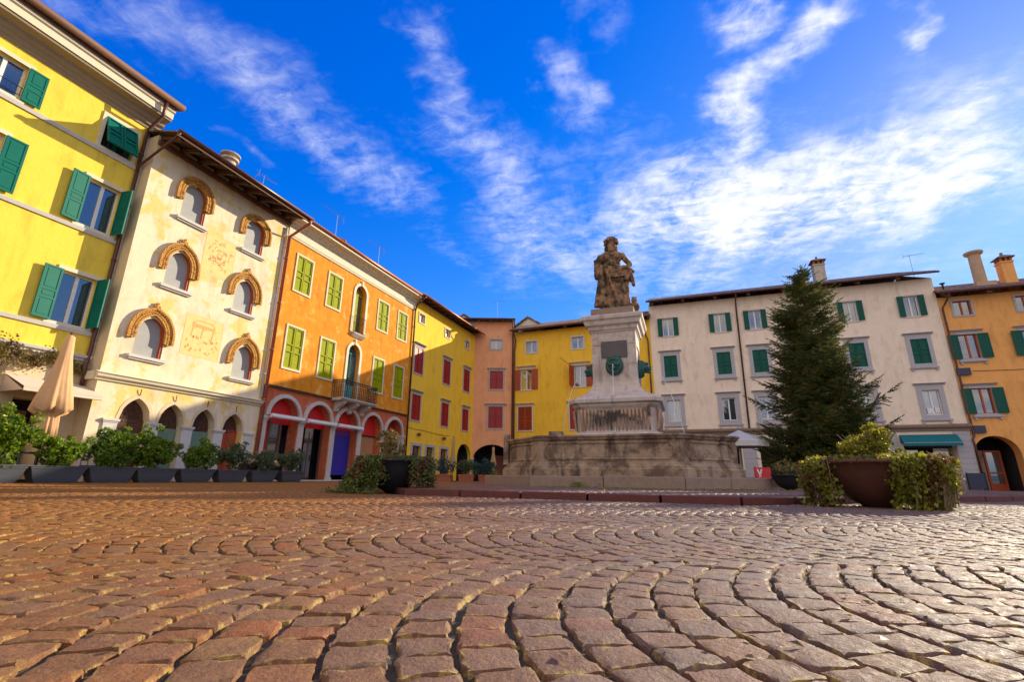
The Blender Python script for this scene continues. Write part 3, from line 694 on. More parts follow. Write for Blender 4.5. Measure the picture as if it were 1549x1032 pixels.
# ------------------------------------------------------------------ 2 cream medieval house
def medieval_house():
    o = Lpt(0, 0); B = house('medieval_house', o, RZL, 'old cream house with six terracotta hooded arch windows, faded frescoes and pointed ground floor arches')
    wins = [(1.78, .90, 9.83, 11.38, 'round', 10.9, (1.12, 2.50), 11.68, 10.55), (4.62, .90, 9.83, 11.34, 'round', 10.88, (3.93, 5.40), 11.62, 10.5),
            (1.73, .88, 7.02, 8.46, 'pointed', 7.85, (1.06, 2.45), 8.78, 7.6), (4.62, .90, 7.02, 8.44, 'pointed', 7.85, (3.9, 5.42), 8.80, 7.65),
            (1.26, .92, 4.25, 5.66, 'pointed', 5.05, (.58, 2.02), 6.0, 4.85), (5.10, .92, 4.22, 5.62, 'pointed', 5.0, (4.40, 5.86), 5.98, 4.8)]
    ops = [rect(c+.01, w_+.06, a, b, arch=k, spring=s, d=.15) for c, w_, a, b, k, s, *_ in wins]
    arcs = [(1.35, .98, 2.79), (2.59, .92, 2.76), (3.86, .92, 2.74), (5.14, .94, 2.72)]
    ops += [rect(c, w_, -.1, t, arch='pointed', spring=2.05, d=.38) for c, w_, t in arcs]
    body(B, 0, 6.32, 12.5, 9.2, m_w, ops, side=m_wside)
    for (c, w_, a, b, k, s, (h0, h1), ht, hb) in wins:
        h0 -= .05; h1 -= .09; ht -= .05; hb -= .03; w_ += .06; c += .01
        f = put('window', MB().box(-w_/2-.14, w_/2+.14, -.13, .02, -.12, -.02).box(-w_/2-.10, w_/2+.10, -.08, .019, -.18, -.12).mesh('window', m_trimg), B, (c, 0, a))
        m = MB(); y = .15
        pts = archpts(-w_/2, w_/2, s-a, b-a, k); m.add([(-w_/2, y-.01, 0)]+[(p, y-.01, q) for p, q in pts]+[(w_/2, y-.01, 0)], [tuple(range(len(pts)+2))])
        m.build('blind', m_greypanel, f, fix=False)
        # red brown jamb on the right
        m = MB(); m.box(w_/2-.075, w_/2-.005, .03, .145, 0, s-a)
        ia = [(p*(1-.075/w_*2) if p > 0 else p, q) for p, q in pts if p >= 0]; oa = [(p-.004, q-.004) for p, q in pts if p >= 0]
        m.strip(ia, oa, .035, .145); m.build('jamb', m_redbr, f)
        # carved hood
        hc = (h0+h1)/2-c; n = 22; kind = k
        op = archpts(hc-(h1-h0)/2, hc+(h1-h0)/2, s-a-.02, ht-a, 'round' if k == 'round' else 'pointed2', n) if k == 'round' else None
        def arcp(r_, top, z0_):
            if k == 'round': q = archpts(hc-r_, hc+r_, s-a-.02, top, 'round', n)
            else:
                q = [(x, z-(0)) for x, z in archpts(hc-r_, hc+r_, s-a-.02, top-.0, 'round', n)]
                q = [(x, z+.07*max(0, 1-abs(x-hc)/.3)**2) for x, z in q]
            return [(hc-r_, z0_)]+q+[(hc+r_, z0_)]
        ro = (h1-h0)/2; th = .195
        O_ = arcp(ro, ht-a-.05, hb-a); I_ = arcp(ro-th, ht-a-.05-th, hb-a)
        m = MB(); m.strip(I_, O_, -.075, .02)
        O2 = arcp(ro+.05, ht-a, hb-a); m.strip([(x, z) for x, z in arcp(ro-.03, ht-a-.08, hb-a)], O2, -.12, .015)
        m.strip(arcp(ro-th-.02, ht-a-.05-th-.02, hb-a), arcp(ro-th+.04, ht-a-.05-th+.04, hb-a), -.10, .016)
        # dentils along the outer rim, beads along the face
        for pth, rr, yy in ((O2, .040, -.125), (arcp(ro-th/2, ht-a-.05-th/2, hb-a), .034, -.085)):
            acc = 0
            for p, q in zip(pth[:-1], pth[1:]):
                L = math.hypot(q[0]-p[0], q[1]-p[1]); t = -acc
                while t < L:
                    if t >= 0: x, z = p[0]+(q[0]-p[0])*t/L, p[1]+(q[1]-p[1])*t/L; m.box(x-rr, x+rr, yy-.02, yy+.04, z-rr, z+rr)
                    t += .085
                acc = L-t+0 if False else (L-(t-.085))
        if k != 'round':
            m.box(hc-.03, hc+.03, -.11, -.01, ht-a, ht-a+.27); m.box(hc-.10, hc+.10, -.105, -.015, ht-a+.11, ht-a+.18); m.box(hc-.05, hc+.05, -.11, -.01, ht-a-.02, ht-a+.04)
        m.build('hood', m_terra, f)
    # ground floor arches
    for i, (c, w_, t) in enumerate(arcs):
        m = MB(); r_ = w_/2
        I_ = [(c-r_, -.1)]+archpts(c-r_, c+r_, 2.05, t, 'pointed')+[(c+r_, -.1)]; I_ = I_[1:-1]
        O_ = archpts(c-r_-.11, c+r_+.11, 2.05, t+.15, 'pointed'); m.strip(I_, O_, -.014, .01); f = m.build('arch', m_wside, B)
        m = MB()
        if i in (1, 2):
            m.box(c-r_, c+r_, .30, .36, 0, 1.9)
            z = .1
            while z < 1.88: m.box(c-r_, c+r_, .285, .302, z, z+.05); z += .075
            m.build('roller_shutter', m_rollgreen, f)
        else:
            m.box(c-r_, c-.01, .30, .35, 0, 2.1); m.box(c+.01, c+r_, .30, .35, 0, 2.1)
            for s in (-1, 1):
                for z in (.25, 1.1): m.box(c+s*r_/2-.15, c+s*r_/2+.15, .285, .301, z, z+.7)
            m.build('door', m_redbr if i == 3 else m_dwood, f)
        m = MB(); q = archpts(c-r_, c+r_, 2.05, t, 'pointed'); q = [(c-r_, 1.9)]+q+[(c+r_, 1.9)]
        m.add([(x, .34, z) for x, z in q], [tuple(range(len(q)))])
        for k in range(7):
            a = math.pi*(k+.5)/7; m.tube([(c, .30, 1.95), (c+.42*math.cos(a), .30, 1.95+.6*math.sin(a))], .016, 4)
        for rr in (.2, .36): m.tube([(c+rr*math.cos(math.pi*k/12), .30, 1.95+1.35*rr*math.sin(math.pi*k/12)) for k in range(13)], .016, 4)
        m.tube([(c, -.03, t+.1), (c-.02, -.06, t+.32)], .014, 5)
        m.build('fanlight', m_dwood, f, fix=False)
    for x in (.62, 1.97, 3.22, 4.50, 5.90):
        m = MB(); m.box(x-.20, x+.20, -.05, .03, -.1, 1.98); m.box(x-.25, x+.25, -.10, .031, 1.95, 2.02); m.box(x-.22, x+.22, -.07, .032, 1.90, 1.95)
        m.build('pilaster', m_trimg, B)
    m = MB(); m.prof([(0, 3.20), (-.06, 3.21), (-.08, 3.27), (-.16, 3.31), (-.18, 3.38), (-.23, 3.42), (0, 3.50)], -.12, 6.38); 
    m.box(-.12, .0, -.05, .66, 3.22, 3.48); m.build('string_course', m_trimw, B)
    # frescoes: faded panel with painted strokes
    def fresco(x0, x1, z0, z1, seed, kind):
        rnd = random.Random(seed); m = MB(); m.box(x0, x1, -.004, .01, z0, z1); m.mi = 2
        m.box(x0, x1, -.007, -.003, z1-.03, z1); m.box(x0, x0+.03, -.0065, -.003, z0, z1); m.box(x1-.03, x1, -.0065, -.003, z0, z1); m.box(x0, x1, -.006, -.003, z0, z0+.03)
        m.mi = 1
        def stroke(pts, w_=.018):
            for a, b in zip(pts[:-1], pts[1:]):
                d = Vector((b[0]-a[0], b[1]-a[1])); L = d.length or 1e-3; n = Vector((-d.y, d.x))/L*w_/2
                m.add([(a[0]-n.x, -.009, a[1]-n.y), (b[0]-n.x, -.009, b[1]-n.y), (b[0]+n.x, -.009, b[1]+n.y), (a[0]+n.x, -.009, a[1]+n.y)], [(0, 1, 2, 3)])
        w_, h = x1-x0, z1-z0
        if kind == 'scroll':
            c = (x0+w_/2, z0+h*.52); 
            for k in range(24):
                a = 2*math.pi*k/24; b = 2*math.pi*(k+1)/24; stroke([(c[0]+.11*math.cos(a), c[1]+.14*math.sin(a)), (c[0]+.11*math.cos(b), c[1]+.14*math.sin(b))], .022)
            m.add([(c[0]-.10, -.0085, c[1]-.01), (c[0]+.10, -.0085, c[1]-.01), (c[0]+.07, -.0085, c[1]-.12), (c[0]-.07, -.0085, c[1]-.12)], [(0, 1, 2, 3)])
            for k in range(46):
                a = rnd.random()*6.28; rr = rnd.uniform(.2, .68); x = c[0]+rr*.8*math.cos(a); z = c[1]+rr*1.15*math.sin(a)
                if not (x0+.08 < x < x1-.08 and z0+.08 < z < z1-.08): continue
                t = a+rnd.uniform(-1, 1); pts = [(x, z)]
                for q in range(5): t += rnd.uniform(.2, .9)*(1 if k % 2 else -1); pts.append((pts[-1][0]+.035*math.cos(t), pts[-1][1]+.035*math.sin(t)))
                stroke(pts, rnd.uniform(.012, .035))
        else:
            a, b, t = x0+.18*w_, x0+.78*w_, z0+.72*h
            for dz in (0, .05, .10): stroke([(a, t+dz), (b, t+dz*.8)], .03)
            stroke([(a, t+.1), (a+.2, t+.26), (b-.15, t+.26), (b, t+.1)], .03)
            for x in (a+.05, a+.45, b-.06): stroke([(x, t), (x-.03, t-.42)], .035); stroke([(x, t-.12), (x+.14, t)], .022)
            for k in range(26):
                x = rnd.uniform(x0+.15, x1-.12); z = rnd.uniform(z0+.1, z0+.45*h); t2 = rnd.uniform(.8, 2.4); stroke([(x, z), (x+.06*math.cos(t2), z+.10*math.sin(t2)), (x+.03, z+.02)], rnd.uniform(.015, .05))
        m.build('fresco', [m_fr, m_frs if kind == 'scroll' else m_frs2, m_frb], B, fix=False)
    fresco(2.50, 3.88, 8.05, 9.78, 3, 'scroll'); fresco(2.36, 3.95, 4.66, 6.28, 5, 'scene')
    rf, g = roof(B, 0, 6.3, 12.18, 1.28, 9.2, endover=.12, thick=.06)
    m = MB(); q = .0; T = math.tan(R(17))
    m.add([(-.1, -1.26, 12.16), (6.4, -1.26, 12.16), (6.4, .0, 12.16+T*1.26), (-.1, .0, 12.16+T*1.26)], [(0, 1, 2, 3)])
    m.build('soffit', m_dwood, B, fix=False)
    rafters(B, -.12, 6.35, 12.15, 1.24, m_dwood, step=.72, w_=.12, h=.15)
    m = MB(); m.prof([(-1.27, 12.02), (-1.31, 12.02), (-1.31, 12.22), (-1.27, 12.22)], -.14, 6.42); m.prof([(-.02, 12.1), (-.14, 12.1), (-.14, 12.28), (-.02, 12.28)], 0, 6.3); m.build('fascia', m_wood, B)
    gutter(B, -.16, 6.45, 12.20, -1.38, m_pipe, .075)
    pipe(B, [(-.1, -1.36, 12.15), (-.1, -1.2, 12.0), (-.13, .45, 11.2), (-.14, .52, 10.9)], m_pipe, .045)
    pipe(B, [(6.36, -1.36, 12.12), (6.36, -1.28, 11.95), (6.36, -.14, 11.45), (6.36, -.12, .1)], M('rusty red pipe', (.36, .10, .06), var=.25, rough=.5), .075)
    pipe(B, [(6.22, -.07, 11.9), (6.22, -.07, 3.6)], m_trimg, .05, 'conduit')
    m = MB(); m.lathe([(.26, 12.6), (.26, 13.55), (.36, 13.56), (.36, 13.66), (.0, 13.72)], (3.05, .35), 20); m.lathe([(.40, 13.80), (.40, 13.86), (.02, 13.92)], (3.05, .35), 20)
    m.tube([(3.05, .35, 13.6), (3.05, .35, 13.85)], .05, 6); m.build('flue', m_chim, rf, smooth=False)
    antenna(B, 5.35, 1.0, 13.0, 1.5, .2, 1.1)
    return B
m_fr = M('faded fresco ground', (.77, .59, .24), var=.16, scale=5, rough=.95)
m_frs = M('fresco sinopia red', (.62, .30, .13), var=.35, scale=9, rough=.95); m_frs2 = M('fresco ochre', (.72, .40, .12), var=.3, scale=9, rough=.95)
m_frb = M('fresco border', (.76, .58, .24), var=.2, scale=8, rough=.95)
B2 = medieval_house()

# ------------------------------------------------------------------ 3 orange arcaded house
def orange_house():
    o = Lpt(6.45, 0); S = 6.45; B = house('arcaded_house', o, RZL, 'orange house with olive shutters, an iron balcony and five round arches at street level')
    cols = [7.67-S, 9.93-S, 14.38-S, 16.55-S]; top = (9.05, 10.9); mid = (5.18, 7.2)
    ops = [rect(c, 1.02, a, b, d=.08) for c in cols for a, b in (top, mid)]
    ops += [rect(12.13-S, .98, 8.2, 11.12, arch='round', spring=10.6, d=.32), rect(12.05-S, .98, 4.3, 7.5, arch='round', spring=7.0, d=.32)]
    ac = [7.68-S, 9.90-S, 12.1-S, 14.3-S, 16.52-S]
    aop = [rect(c, 1.76, -.1, 3.76, arch='round', spring=2.88, d=.55) for c in ac]
    m = MB(); wall(m, -.12, 11.4, 4.12, 12.7, ops); m.mi = 1; wall(m, -.12, 11.4, -.4, 4.12, aop, y=.005); m.mi = 0
    for q in (-.12, 11.4): m.add([(q, 0, -.4), (q, 9, -.4), (q, 9, 12.7), (q, 0, 12.7)], [(0, 1, 2, 3)])
    m.add([(-.12, 9, -.4), (11.4, 9, -.4), (11.4, 9, 12.7), (-.12, 9, 12.7)], [(0, 1, 2, 3)])
    m.build('wall', [m_o, m_ored], B, fix=False)
    for i, c in enumerate(cols):
        window(B, c, *top, 1.02, .085, m_trimw, 'closed', m_lime, 'panel'); window(B, c, *mid, 1.02, .085, m_trimw, 'closed', m_lime, 'panel')
    for (c, z0, zs, zt, i) in ((12.13-S, 8.2, 10.6, 11.12, 0), (12.05-S, 4.3, 7.0, 7.5, 1)):
        m = MB(); I_ = [(c-.49, z0)]+archpts(c-.49, c+.49, zs, zt)+[(c+.49, z0)]; O_ = [(c-.66, z0)]+archpts(c-.66, c+.66, zs, zt+.17)+[(c+.66, z0)]
        m.strip(I_, O_, -.05, .02); m.box(c-.06, c+.06, -.09, -.04, zt, zt+.32); f = m.build('french_window', m_trimw, B)
        m = MB(); m.box(c-.49, c-.43, .2, .27, z0, zs); m.box(c+.43, c+.49, .2, .27, z0, zs); m.box(c-.03, c+.03, .2, .27, z0, zs); m.box(c-.43, c+.43, .199, .271, zs-.03, zs+.05)
        for k in range(1, 6): a = math.pi*k/6; m.tube([(c, .23, zs), (c+.46*math.cos(a), .23, zs+.46*math.sin(a))], .02, 4)
        if i:
            m.mi = 2
            for sgn in (-1, 1):
                for k in range(-6, 22):
                    x0_ = c-.43; z0_ = z0+.15*k+ (0 if sgn > 0 else .86)
                    a_, b_ = (x0_, z0_), (c+.43, z0_+.86*sgn)
                    if min(a_[1], b_[1]) > z0+.9 and max(a_[1], b_[1]) < zs: m.tube([(a_[0], .19, a_[1]), (b_[0], .19, b_[1])], .008, 4)
            m.box(c-.43, c+.43, .21, .24, z0, z0+.9)
        m.mi = 1; q = archpts(c-.49, c+.49, zs, zt); q = [(c-.49, z0)]+q+[(c+.49, z0)]; m.add([(x, .26, z) for x, z in q], [tuple(range(len(q)))])
        m.build('pane', [m_lime if not i else m_awngreen, m_glass, M('turquoise mesh', (.10, .38, .32), rough=.6)], f, fix=False)
        if not i:
            m = MB(); m.box(c-.43, c-.02, .19, .205, z0, zs-.05); m.build('shutter', m_lime, f)
            m = MB(); m.prof([(0, z0-.02), (-.22, z0-.02), (-.2, z0-.1), (-.05, z0-.28), (0, z0-.3)], c-.5, c+.5); m.build('sill', m_fountl, f)
            m = MB()
            for z in (z0+.05, z0+.95): m.tube([(c-.5, -.16, z), (c+.5, -.16, z)], .015, 5)
            for k in range(11): m.tube([(c-.5+.1*k, -.16, z0), (c-.5+.1*k, -.16, z0+.95)], .009, 4)
            m.build('railing', m_iron, f)
    m = MB(); m.prof([(0, 4.14), (-.10, 4.14), (-.12, 4.20), (-.14, 4.23), (0, 4.26)], -.02, 11.42); m.build('string_course', m_dwood, B)
    # arcade
    cnt = 0
    for i, c in enumerate(ac):
        m = MB(); m.strip(archpts(c-.88, c+.88, 2.88, 3.76, n=20), archpts(c-1.07, c+1.07, 2.88, 3.95, n=20), -.07, .03); m.strip(archpts(c-.885, c+.885, 2.885, 3.765, n=20), archpts(c-.95, c+.95, 2.885, 3.83, n=20), -.1, .02)
        f = m.build('arch', m_stone, B)
        if i < 5:
            m = MB(); q = archpts(c-.88, c+.88, 2.88, 3.76, n=20); m.add([(x, .42, z) for x, z in [(c-.88, 2.6)]+q+[(c+.88, 2.6)]], [tuple(range(len(q)+2))]); m.build('tympanum', m_brightred if i < 4 else m_red, f, fix=False)
        if i < 3:
            m = MB(); m.tube([(c-.98, -.30, 2.84), (c+.98, -.30, 2.84)], .085, 12); m.box(c-.98, c+.98, -.34, -.1, 2.92, 2.95)
            for s in (-.9, .9): m.box(c+s-.03, c+s+.03, -.3, .0, 2.8, 2.86)
            m.build('rolled_awning', m_white, f)
        m = MB()
        if i == 0:
            m.box(c-.88, c-.42, .42, .5, 0, 2.75); m.build('board', m_brightred, f); m = MB()
            m.box(c-.42, c-.30, .40, .48, 0, 2.75); m.box(c+.25, c+.36, .40, .48, 0, 2.75); m.build('door_frame', m_wood, f)
        elif i == 1: m.box(c-.88, c-.78, .42, .5, 0, 2.75); m.box(c+.78, c+.88, .42, .5, 0, 2.75); m.box(c-.05, c+.02, .45, .5, 0, 2.4); m.build('door_frame', m_dwood, f)
        elif i == 2: m.box(c-.80, c+.80, .40, .48, .35, 2.45); m.box(c-.8, c+.8, .385, .41, 1.35, 1.37); m.mi = 1; m.box(c-.80, c+.80, .41, .49, 2.45, 2.72); m.build('door', [m_blue, M('violet panel', (.16, .02, .20), rough=.5)], f, label='wide ultramarine blue door')
        elif i == 3: m.box(c-.86, c+.86, .44, .5, 0, 2.55); m.mi = 1; m.box(c-.88, c+.88, .36, .44, 2.55, 2.62); m.build('board', [M('tan board', (.42, .19, .08), rough=.7), m_dark], f, label='tan board closing the arch')
        else: m.box(c-.86, c+.86, .44, .5, 0, 2.6); m.build('board', m_red, f)
    for c in ac[:2]:
        m = MB(); m.box(c-.30, c+.25, .455, .46, .25, 2.6); m.mi = 1; m.box(c-.3, c+.25, .44, .48, .15, .25); m.box(c-.3, c+.25, .44, .48, 1.9, 1.96); m.box(c+.18, c+.2, .41, .44, 1.0, 1.3); m.build('glazed_door', [m_glass, m_dwood], B)
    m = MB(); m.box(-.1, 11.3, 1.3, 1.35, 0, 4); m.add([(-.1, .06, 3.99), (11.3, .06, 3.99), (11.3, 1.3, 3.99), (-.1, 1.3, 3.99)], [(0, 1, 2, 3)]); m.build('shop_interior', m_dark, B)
    for x in [ac[0]-1.1]+[(a+b)/2 for a, b in zip(ac[:-1], ac[1:])]+[ac[-1]+1.0]:
        m = MB(); m.box(x-.17, x+.17, -.03, .53, .0, 2.62); m.box(x-.21, x+.21, -.07, .56, -.1, .22)
        m.box(x-.19, x+.19, -.05, .55, 2.62, 2.68); m.box(x-.22, x+.22, -.09, .57, 2.72, 2.86); m.prof([(-.04, 2.68), (-.08, 2.72), (.56, 2.72), (.54, 2.68)], x-.2, x+.2)
        m.build('pillar', m_stone, B)
    m = MB(); m.box(0, 11.3, -.28, .5, -.2, .10); m.build('doorstep', m_trimg, B)
    # balcony
    b0, b1, out = 4.12, 7.12, .78
    m = MB(); m.prof([(0, 4.12), (-out+.1, 4.12), (-out+.06, 4.16), (-out, 4.2), (-out, 4.26), (0, 4.26)], b0, b1)
    for x in (b0+.45, (b0+b1)/2, b1-.45): m.prof([(0, 3.55), (-.14, 3.6), (-.2, 3.75), (-.4, 3.85), (-.6, 4.0), (-.62, 4.12), (0, 4.12)], x-.12, x+.12)
    bal = m.build('balcony', m_stone, B)
    m = MB(); P3 = [(b0+.04, -.02), (b0+.04, -out+.06), (b1-.04, -out+.06), (b1-.04, -.02)]
    for z in (4.30, 4.55, 5.05, 5.2):
        m.tube([(x, y, z) for x, y in P3], .022 if z > 5.1 else .012, 6)
    for (x0_, y0_), (x1_, y1_) in zip(P3[:-1], P3[1:]):
        L = math.hypot(x1_-x0_, y1_-y0_); n = max(4, round(L/.15))
        for k in range(n+1):
            t = k/n; x, y = x0_+(x1_-x0_)*t, y0_+(y1_-y0_)*t; m.tube([(x, y, 4.28), (x, y, 5.2)], .012, 4)
            if k < n:
                xm, ym = x0_+(x1_-x0_)*(t+.5/n), y0_+(y1_-y0_)*(t+.5/n); dx, dy = (x1_-x0_)/L, (y1_-y0_)/L
                for zc, r_ in ((4.42, .06), (4.68, .075), (4.88, .07), (5.12, .05)):
                    m.tube([(xm+dx*r_*math.cos(a), ym+dy*r_*math.cos(a), zc+r_*math.sin(a)) for a in [2*math.pi*j/8 for j in range(9)]], .010, 4)
    m.build('railing', m_iron, bal)
    # cornice and roof
    m = MB(); m.prof([(0, 11.55), (-.05, 11.57), (-.07, 11.66), (-.09, 11.68), (-.09, 12.1), (-.18, 12.14), (-.22, 12.24), (-.40, 12.30), (-.44, 12.36), (-.62, 12.4), (-.62, 12.5), (0, 12.5)], -.1, 11.44); m.build('cornice', m_trimw, B)
    gutter(B, -.2, 11.5, 12.58, -.66, m_copper, .07)
    rf, g = roof(B, -.1, 11.4, 12.55, .68, 9, mat=m_tileo, endover=.1)
    pipe(B, [(11.43, -.62, 12.5), (11.43, -.2, 11.9), (11.43, -.1, 11.5), (11.43, -.1, .1)], m_pipe, .06)
    antenna(B, 3.9, .8, 13.2, 1.9, 2.9, 1.5); antenna(B, 8.0, .8, 13.2, 1.8, 2.8, 1.4)
    m = MB(); m.box(4.4, 4.8, .8, 1.2, 13.0, 13.75); m.lathe([(.3, 13.75), (.33, 13.8), (.06, 13.95)], (4.6, 1.0), 12); m.build('flue', m_brick, rf)
    return B
B3 = orange_house()

# ------------------------------------------------------------------ 4 yellow house with red shutters, receding
def red_shutter_house():
    S = 17.9; o = Lpt(S, 0); B = house('narrow_yellow_house', o, RZL, 'yellow house with dark red closed shutters and lilac door frames beside the orange house')
    cols = [18.86-S, 22.98-S, 26.5-S]
    L = 28.0-S
    small = [(c, .78 if i else .74) for i, c in enumerate((18.95-S, 22.85-S, 26.4-S))]
    ops = [rect(c, w_, 10.98, 11.62, d=.15) for c, w_ in small]+[rect(c, 1.12, 7.25, 9.1, d=.08) for c in cols]+[rect(c, 1.12, 4.0, 5.74, d=.08) for c in cols]
    ops += [rect(c, 1.05, -.1, 2.32, d=.25) for c in (19.28-S, 21.1-S, 23.15-S)]+[dict(a=25.35-S, b=27.85-S, z0=-.1, z1=2.92, arch='round', spring=1.85, d=.3)]
    body(B, -.05, L, 12.55, 8.5, m_y2, ops)
    for c, w_ in small: window(B, c, 10.98, 11.62, w_, .09, m_trimg, 'glass', glass=m_glass)
    for c in cols:
        window(B, c, 7.25, 9.1, 1.12, .10, m_lilac, 'closed', m_red, lintel=1.5, lgap=.06); window(B, c, 4.0, 5.74, 1.12, .10, m_lilac, 'closed', m_red, lintel=1.5, lgap=.06)
    for i, c in enumerate((19.28-S, 21.1-S, 23.15-S)):
        w_ = window(B, c, 0, 2.32, 1.05, .19, m_lilac, 'glass', sash=m_dwood if i < 2 else m_red, bottom=False)
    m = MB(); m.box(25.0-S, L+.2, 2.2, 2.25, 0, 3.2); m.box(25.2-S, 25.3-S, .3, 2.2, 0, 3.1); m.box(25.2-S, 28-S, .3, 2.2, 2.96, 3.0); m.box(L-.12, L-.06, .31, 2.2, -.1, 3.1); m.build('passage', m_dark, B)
    m = MB(); 
    for x in (19.3-S, 22.9-S): m.lathe([(.10, 2.98), (.12, 3.0), (.12, 3.12), (.03, 3.2)], (x, -.16), 10)
    for x in (19.3-S, 22.9-S): m.box(x-.04, x+.04, -.16, .0, 3.08, 3.14)
    m.build('wall_lamp', m_pipe, B)
    m = MB(); m.tube([(.2, -.03, 3.45)]+[(x, -.03, 3.36+.05*math.sin(x)) for x in np.linspace(1, 6, 8)], .012, 4); m.build('cable', m_dark, B)
    rf, g = roof(B, 0, L, 12.62, .85, 8.5, mat=m_tileo, endover=.05, thick=.07)
    rafters(B, 0, L, 12.6, .8, m_dwood, step=.9, h=.13)
    T = math.tan(R(17)); MB().add([(0, -.84, 12.61), (L, -.84, 12.61), (L, 0, 12.61+T*.84), (0, 0, 12.61+T*.84)], [(0, 1, 2, 3)]).build('soffit', m_dwood, B, fix=False)
    gutter(B, -.05, L+.1, 12.6, -.9, m_copper, .06)
    pipe(B, [(.02, -.9, 12.55), (.02, -.55, 12.2), (.02, -.1, 11.9)], m_pipe, .05)
    return B
B4 = red_shutter_house()

# ------------------------------------------------------------------ 5 salmon house in the corner
def salmon_house():
    B = house('salmon_house', (-3.306, 41.28), 0, 'tall narrow salmon pink house in the corner of the square, over a wide dark arch')
    ops = [rect(1.88, .92, 11.35, 12.2, d=.15), rect(1.98, 1.16, 7.72, 9.35, d=.1), rect(1.95, 1.22, 4.35, 6.2, d=.12), dict(a=.12, b=3.3, z0=-.1, z1=2.98, arch='round', spring=1.75, d=.3)]
    body(B, 0, 3.47, 13.9, 8, m_p, ops, side=m_lilac)
    MB().box(-2.2, -.003, .003, 7.9, 12.2, 13.9).build('attic_wall', m_lilac, B)
    window(B, 1.88, 11.35, 12.2, .92, .12, m_lilac, 'glass')
    window(B, 1.98, 7.72, 9.35, 1.16, .12, m_lilac, 'closed', m_red, lintel=1.6)
    o_ = window(B, 1.95, 4.35, 6.2, 1.22, .12, m_lilac, 'closed', m_red, lintel=1.9, lab='red shuttered window with one leaf ajar')
    m = MB(); m.strip(archpts(.12, 3.3, 1.75, 2.98, n=18), archpts(-.02, 3.44, 1.75, 3.12, n=18), -.02, .02); m.build('arch', m_p, B)
    m = MB(); m.box(-.16, .14, -.04, .5, -.1, 1.8); m.box(-.2, .2, -.08, .52, 1.75, 1.9); m.build('pier', m_stone, B)
    m = MB(); m.box(-.2, 3.6, 3.0, 3.05, 0, 3.2); m.box(-.1, 3.5, .3, 3, 3.02, 3.06); m.mi = 1; m.box(1.9, 2.7, 2.94, 2.99, 0, 2.2); m.build('passage', [m_dark, m_redbr], B)
    rf, g = roof(B, -2.2, 3.47, 13.95, .7, 8, endover=.12, thick=.07)
    rafters(B, -2.2, 3.4, 13.93, .66, m_wood, step=1.1, h=.16, w_=.16)
    T = math.tan(R(17)); MB().add([(-2.3, -.69, 13.94), (3.57, -.69, 13.94), (3.57, 0, 13.94+T*.69), (-2.3, 0, 13.94+T*.69)], [(0, 1, 2, 3)]).build('soffit', m_wood, B, fix=False)
    gutter(B, -2.3, 3.6, 13.97, -.75, m_pipe, .06)
    pipe(B, [(3.38, -.7, 13.9), (3.38, -.12, 13.3), (3.38, -.1, .1)], m_wood, .06)
    antenna(B, 1.9, 1.0, 14.4, 1.9, .1, 1.2)
    return B
B5 = salmon_house()
def back_gable(x, y, rz, w_, d_, h, label, mats):
    B = house('distant_house', (x, y), rz, label); m = MB(); m.box(0, w_, 0, d_, -.3, h); m.add([(0, 0, h), (w_, 0, h), (w_/2, 0, h+w_*.32)], [(0, 1, 2)]); m.add([(0, d_, h), (w_, d_, h), (w_/2, d_, h+w_*.32)], [(0, 2, 1)]); m.build('wall', mats[0], B)
    m = MB(); e = .2
    for s in (-1, 1):
        a = (w_/2, h+w_*.32+.04); b = (w_/2+s*(w_/2+e), h-e*.6); m.add([(a[0], -e, a[1]), (a[0], d_+e, a[1]), (b[0], d_+e, b[1]), (b[0], -e, b[1]), (a[0], -e, a[1]+.15), (a[0], d_+e, a[1]+.15), (b[0], d_+e, b[1]+.15), (b[0], -e, b[1]+.15)], [(0, 1, 2, 3), (4, 7, 6, 5), (0, 3, 7, 4), (1, 5, 6, 2), (3, 2, 6, 7), (0, 4, 5, 1)])
    m.build('roof', mats[1], B)
back_gable(-6.3, 46.8, R(8), 2.6, 4, 15.6, 'white gabled attic rising behind the roof beside the salmon house', (m_white, m_tile))
back_gable(.1, 43.8, R(-20), 3.0, 4, 14.0, 'sunlit pale gable end rising behind the yellow house with open shutters', (m_trimw, m_tile))

